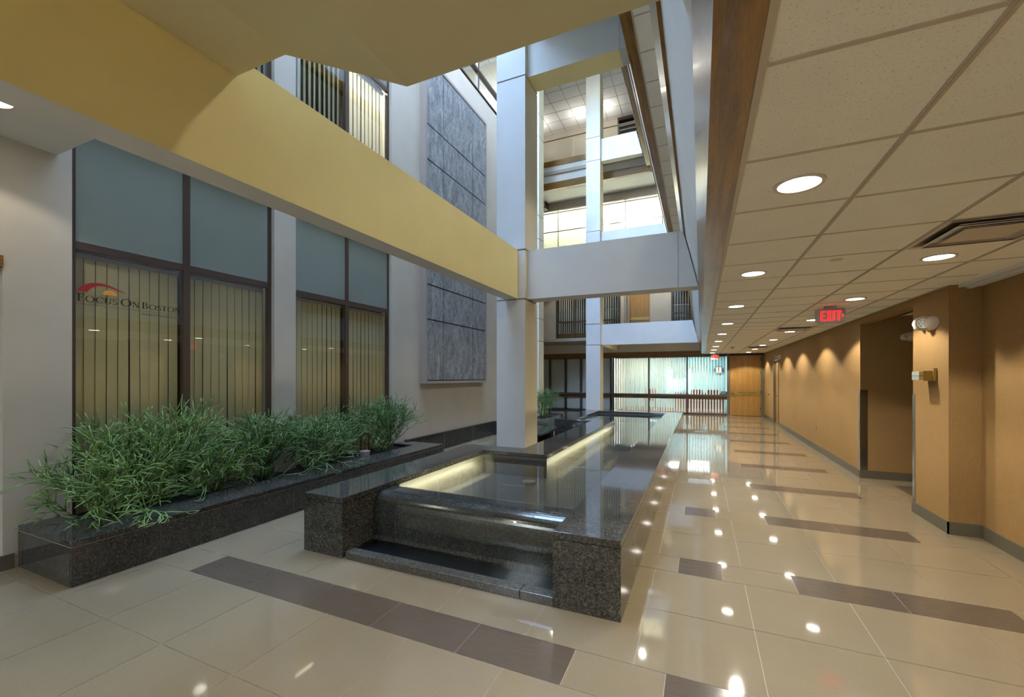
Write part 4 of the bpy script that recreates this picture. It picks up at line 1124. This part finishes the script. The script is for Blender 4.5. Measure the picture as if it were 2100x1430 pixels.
# ------------------------------------------------------------------ plants
def bush(seed, x, y, z, h, spread, n0, mat, label, leanx=0, leany=0, ymin=None, droop=.5, depth=4):
    r_ = random.Random(seed); m = MB()
    xmin = GX + .03
    def grow(p, d, L, rad, lev):
        pts = [p.copy()]; n = 3; q = p.copy()
        for i in range(n):
            d = (d + Vector((r_.uniform(-1, 1), r_.uniform(-1, 1), r_.uniform(-1, 1))) * .16 + Vector((0, 0, (.10 if lev < 3 else -.10 * droop)))).normalized()
            q = q + d * L / n
            if q.x < xmin: q.x = xmin + r_.uniform(0, .02); d.x = abs(d.x) * .3
            if q.z < z + .03 and q.x < -4.63 + .0: q.z = z + .03; d.z = abs(d.z) * .4
            if q.z < .36 and q.x >= -4.63: q.z = .365; d.z = abs(d.z) * .5
            pts.append(q.copy())
        m.tube(pts, [rad, rad * .95, rad * .9, rad * .75], mat, 5)
        if lev >= depth: return
        k = r_.choice((2, 2, 3)) if lev < 3 else 2
        for i in range(k):
            a = r_.uniform(0, 2 * PI); u = d.orthogonal().normalized(); w_ = d.cross(u)
            sp = r_.uniform(.35, .75)
            nd = (d + (u * math.cos(a) + w_ * math.sin(a)) * sp).normalized()
            grow(q, nd, L * r_.uniform(.72, .98), max(.0036, rad * .84), lev + 1)
    n0 = int(n0 * 1.6)
    for i in range(n0):
        a = 2 * PI * i / n0 + r_.uniform(-.4, .4); el = r_.uniform(.25, 1.35)
        d = Vector((math.cos(a) * math.cos(el) * spread + leanx, math.sin(a) * math.cos(el) * spread + leany, math.sin(el))).normalized()
        L = h / 3.9 * r_.uniform(.8, 1.15)
        grow(Vector((x + .05 * math.cos(a), y + .05 * math.sin(a), z)), d, L, .0085, 0)
    # short woody trunk
    o = m.build('pencil_shrub', smooth=True)
    return tag(o, label, 'plant', 'pencil-stemmed shrubs in the granite planters')
ZS = .29
bush(3, -4.80, 2.02, ZS, .80, .95, 15, M['leaf1'], 'largest green pencil shrub, spilling over the left end of the planter', .3, -.12, droop=.9)
bush(5, -4.93, 2.42, ZS, .98, .55, 11, M['leaf1'], 'tall pencil shrub rising in front of the first window mullion', 0, .05, droop=.2)
bush(8, -4.82, 2.88, ZS, .66, 1.0, 11, M['leaf1'], 'rounded pencil shrub drooping over the rim left of the window pier', .15, -.1, droop=1.0)
bush(12, -4.88, 3.50, ZS, .88, .8, 13, M['leaf2'], 'dense pencil shrub in front of the white window pier', .1, 0, droop=1.0)
bush(14, -4.85, 4.15, ZS, .82, .9, 12, M['leaf2'], 'pencil shrub with long drooping stems beyond the white pier', .15, 0, droop=1.0)
bush(17, -4.90, 4.62, ZS, .78, .7, 9, M['leaf2'], 'slender pencil shrub just left of the beige uplight', 0, 0, droop=.6)
bush(21, -4.85, 5.62, ZS, .92, .8, 17, M['leaf2'], 'bushy dark pencil shrub at the far end of the planter', 0, 0, droop=.4)
bush(25, -4.40, 12.25, .285, .85, .5, 12, M['leaf2'], 'distant bushy shrub in the second planter behind the column', 0, 0, droop=.3)

# ------------------------------------------------------------------ roof / skylight
sk = empty('window_11', (-4, 7, 13.4))
m = MB()
y = 1.6
while y < 10.6: m.box(-8.0, -2.4, y, y + .12, 12.9, 13.1, M['paint']); y += 1.6
for x in (-6.2, -4.3): m.box(x, x + .1, 1.2, 10.7, 12.9, 13.1, M['paint'])
m.build('window_frame', sk)
struct(sk, 'skylight bars over the atrium')
m = MB(); m.box(-2.4, 4.6, -5, 19, 13.0, 13.2, M['paint']); m.box(-8.2, -2.4, 10.7, 19, 13.0, 13.2, M['paint']); m.box(2.6, 2.7, 1, 19, C, 13.2, M['paint_wall']); m.box(-8.2, 4.6, 19, 19.1, 5.6, 13.2, M['paint_wall']); m.box(-8.2, 2.6, 1.0, 1.15, 12.3, 13.2, M['paint'])
m.box(4.0, 4.1, YB, 19, 0, 3.9, M['paint_wall']); m.box(-8.2, 4.6, 22.5, 22.6, 0, 3.0, M['paint_wall']); m.box(-8.2, 4.6, 18.95, 22.6, 2.75, 2.9, M['paint_wall']); m.box(-8.2, 4.6, 19, 19.1, 2.9, 5.6, M['paint_wall']); m.box(1.1, 4.1, 19.0, 19.1, 0, 2.75, M['paint_wall']); m.box(-8.2, -8.1, 18, 22.6, 0, 3, M['paint_wall'])
struct(m.build('ceiling_roof'), 'roof and outer shell of the building')

# ------------------------------------------------------------------ daylight and room light
wd = bpy.data.worlds.new('sky'); sc.world = wd; wd.use_nodes = True
nt = wd.node_tree; bg = nt.nodes['Background']; sky = nt.nodes.new('ShaderNodeTexSky'); sky.sky_type = 'NISHITA'
sky.sun_elevation = R(48); sky.sun_rotation = R(100); sky.sun_disc = False; sky.air_density = 1.3; sky.dust_density = .6
hs = nt.nodes.new('ShaderNodeHueSaturation'); hs.inputs['Saturation'].default_value = .98; nt.links.new(sky.outputs[0], hs.inputs['Color']); nt.links.new(hs.outputs[0], bg.inputs[0]); bg.inputs[1].default_value = 3.1
SKY = bg
sd = bpy.data.lights.new('sun', 'SUN'); sd.energy = .1; sd.angle = R(.6); sd.color = (1, .95, .86)
so = bpy.data.objects.new('sun', sd); so.rotation_euler = Vector((.16, .87, -.44)).to_track_quat('-Z', 'Y').to_euler(); col.objects.link(so)
def area(loc, rot, sx, sy, e, color, name='room_lamp'):
    d = bpy.data.lights.new(name, 'AREA'); d.shape = 'RECTANGLE'; d.size = sx; d.size_y = sy; d.energy = e; d.color = color
    o = bpy.data.objects.new(name, d); o.location = loc; o.rotation_euler = rot; col.objects.link(o); return o
# portal at skylight
p = area((-5.2, 5.95, 12.85), (0, 0, 0), 5.6, 9.5, 1, (1, 1, 1), 'skylight_portal'); p.data.cycles.is_portal = True
p = area((-1.85, YB - .2, 1.15), (PI / 2, 0, 0), 2.3, 2.3, 1, (1, 1, 1), 'entrance_portal'); p.data.cycles.is_portal = True
# room lamps in offices behind blinds
area((-6.2, 5.6, 7.4), (0, 0, 0), .6, .6, 70, (1, .90, .72))
area((-6.3, 3.0, 3.6), (0, 0, 0), .6, .6, 3, (1, .86, .6)); area((-6.3, 5.2, 3.6), (0, 0, 0), .6, .6, 3, (1, .86, .6))
for px, py in ((-2.6, 20.2), (-1.4, 20.2), (-.1, 21.2)): area((px, py, 2.585), (0, 0, 0), .9, .9, 20, (.95, 1, 1))
area((-3.5, 17.75, 8.6), (0, 0, 0), 8, .3, 260, (.97, 1, 1))  # added lamp, backlights the third-storey blinds in place of daylight
area((-1.4, -3.4, 3.7), (0, 0, 0), .8, .8, 45, (.82, .91, 1), 'unseen_fill_lamp'); area((-3.9, -3.4, 3.4), (0, 0, 0), .8, .8, 45, (.82, .91, 1), 'unseen_fill_lamp')  # unseen cool fill lamps added to brighten camera-facing surfaces
# upper corridor lamps
for x in (-5.2, -3.6, -2.3, -1.0, .4): spot(x, 17.75, 5.62, 11)
for y in (3, 6, 9, 12, 15): spot(.2, y, 2.445 + HF - .05, 36, r=.12)
for x in (-5.5, -4.0, -3.0, -2.0): spot(x, 16.6, 8.92, 16, (1, .97, .9), r=.1)  # added spots without fixtures, to brighten the third-storey ceiling

# ------------------------------------------------------------------ camera
cam = bpy.data.cameras.new('camera'); co = bpy.data.objects.new('camera', cam); col.objects.link(co)
cam.sensor_width = 36; cam.sensor_fit = 'HORIZONTAL'; cam.lens = 870 / 2100 * 36
cam.shift_y = (772 - 715) / 2100; cam.clip_start = .05; cam.clip_end = 200
co.location = (0, 0, 1.55); co.rotation_euler = (PI / 2, 0, math.atan2(1436.5 - 1050, 870))
sc.camera = co
sc.view_settings.view_transform = 'Standard'; sc.view_settings.look = 'None'; sc.view_settings.gamma = 1; sc.view_settings.use_curve_mapping = False
sc.view_settings.exposure = 1.78
sc.cycles.max_bounces = 10; sc.cycles.diffuse_bounces = 5; sc.cycles.glossy_bounces = 5; sc.cycles.transparent_max_bounces = 24; sc.cycles.transmission_bounces = 4
sc.cycles.sample_clamp_indirect = 6; sc.cycles.caustics_reflective = False; sc.cycles.caustics_refractive = False
sc.cycles.use_denoising = True
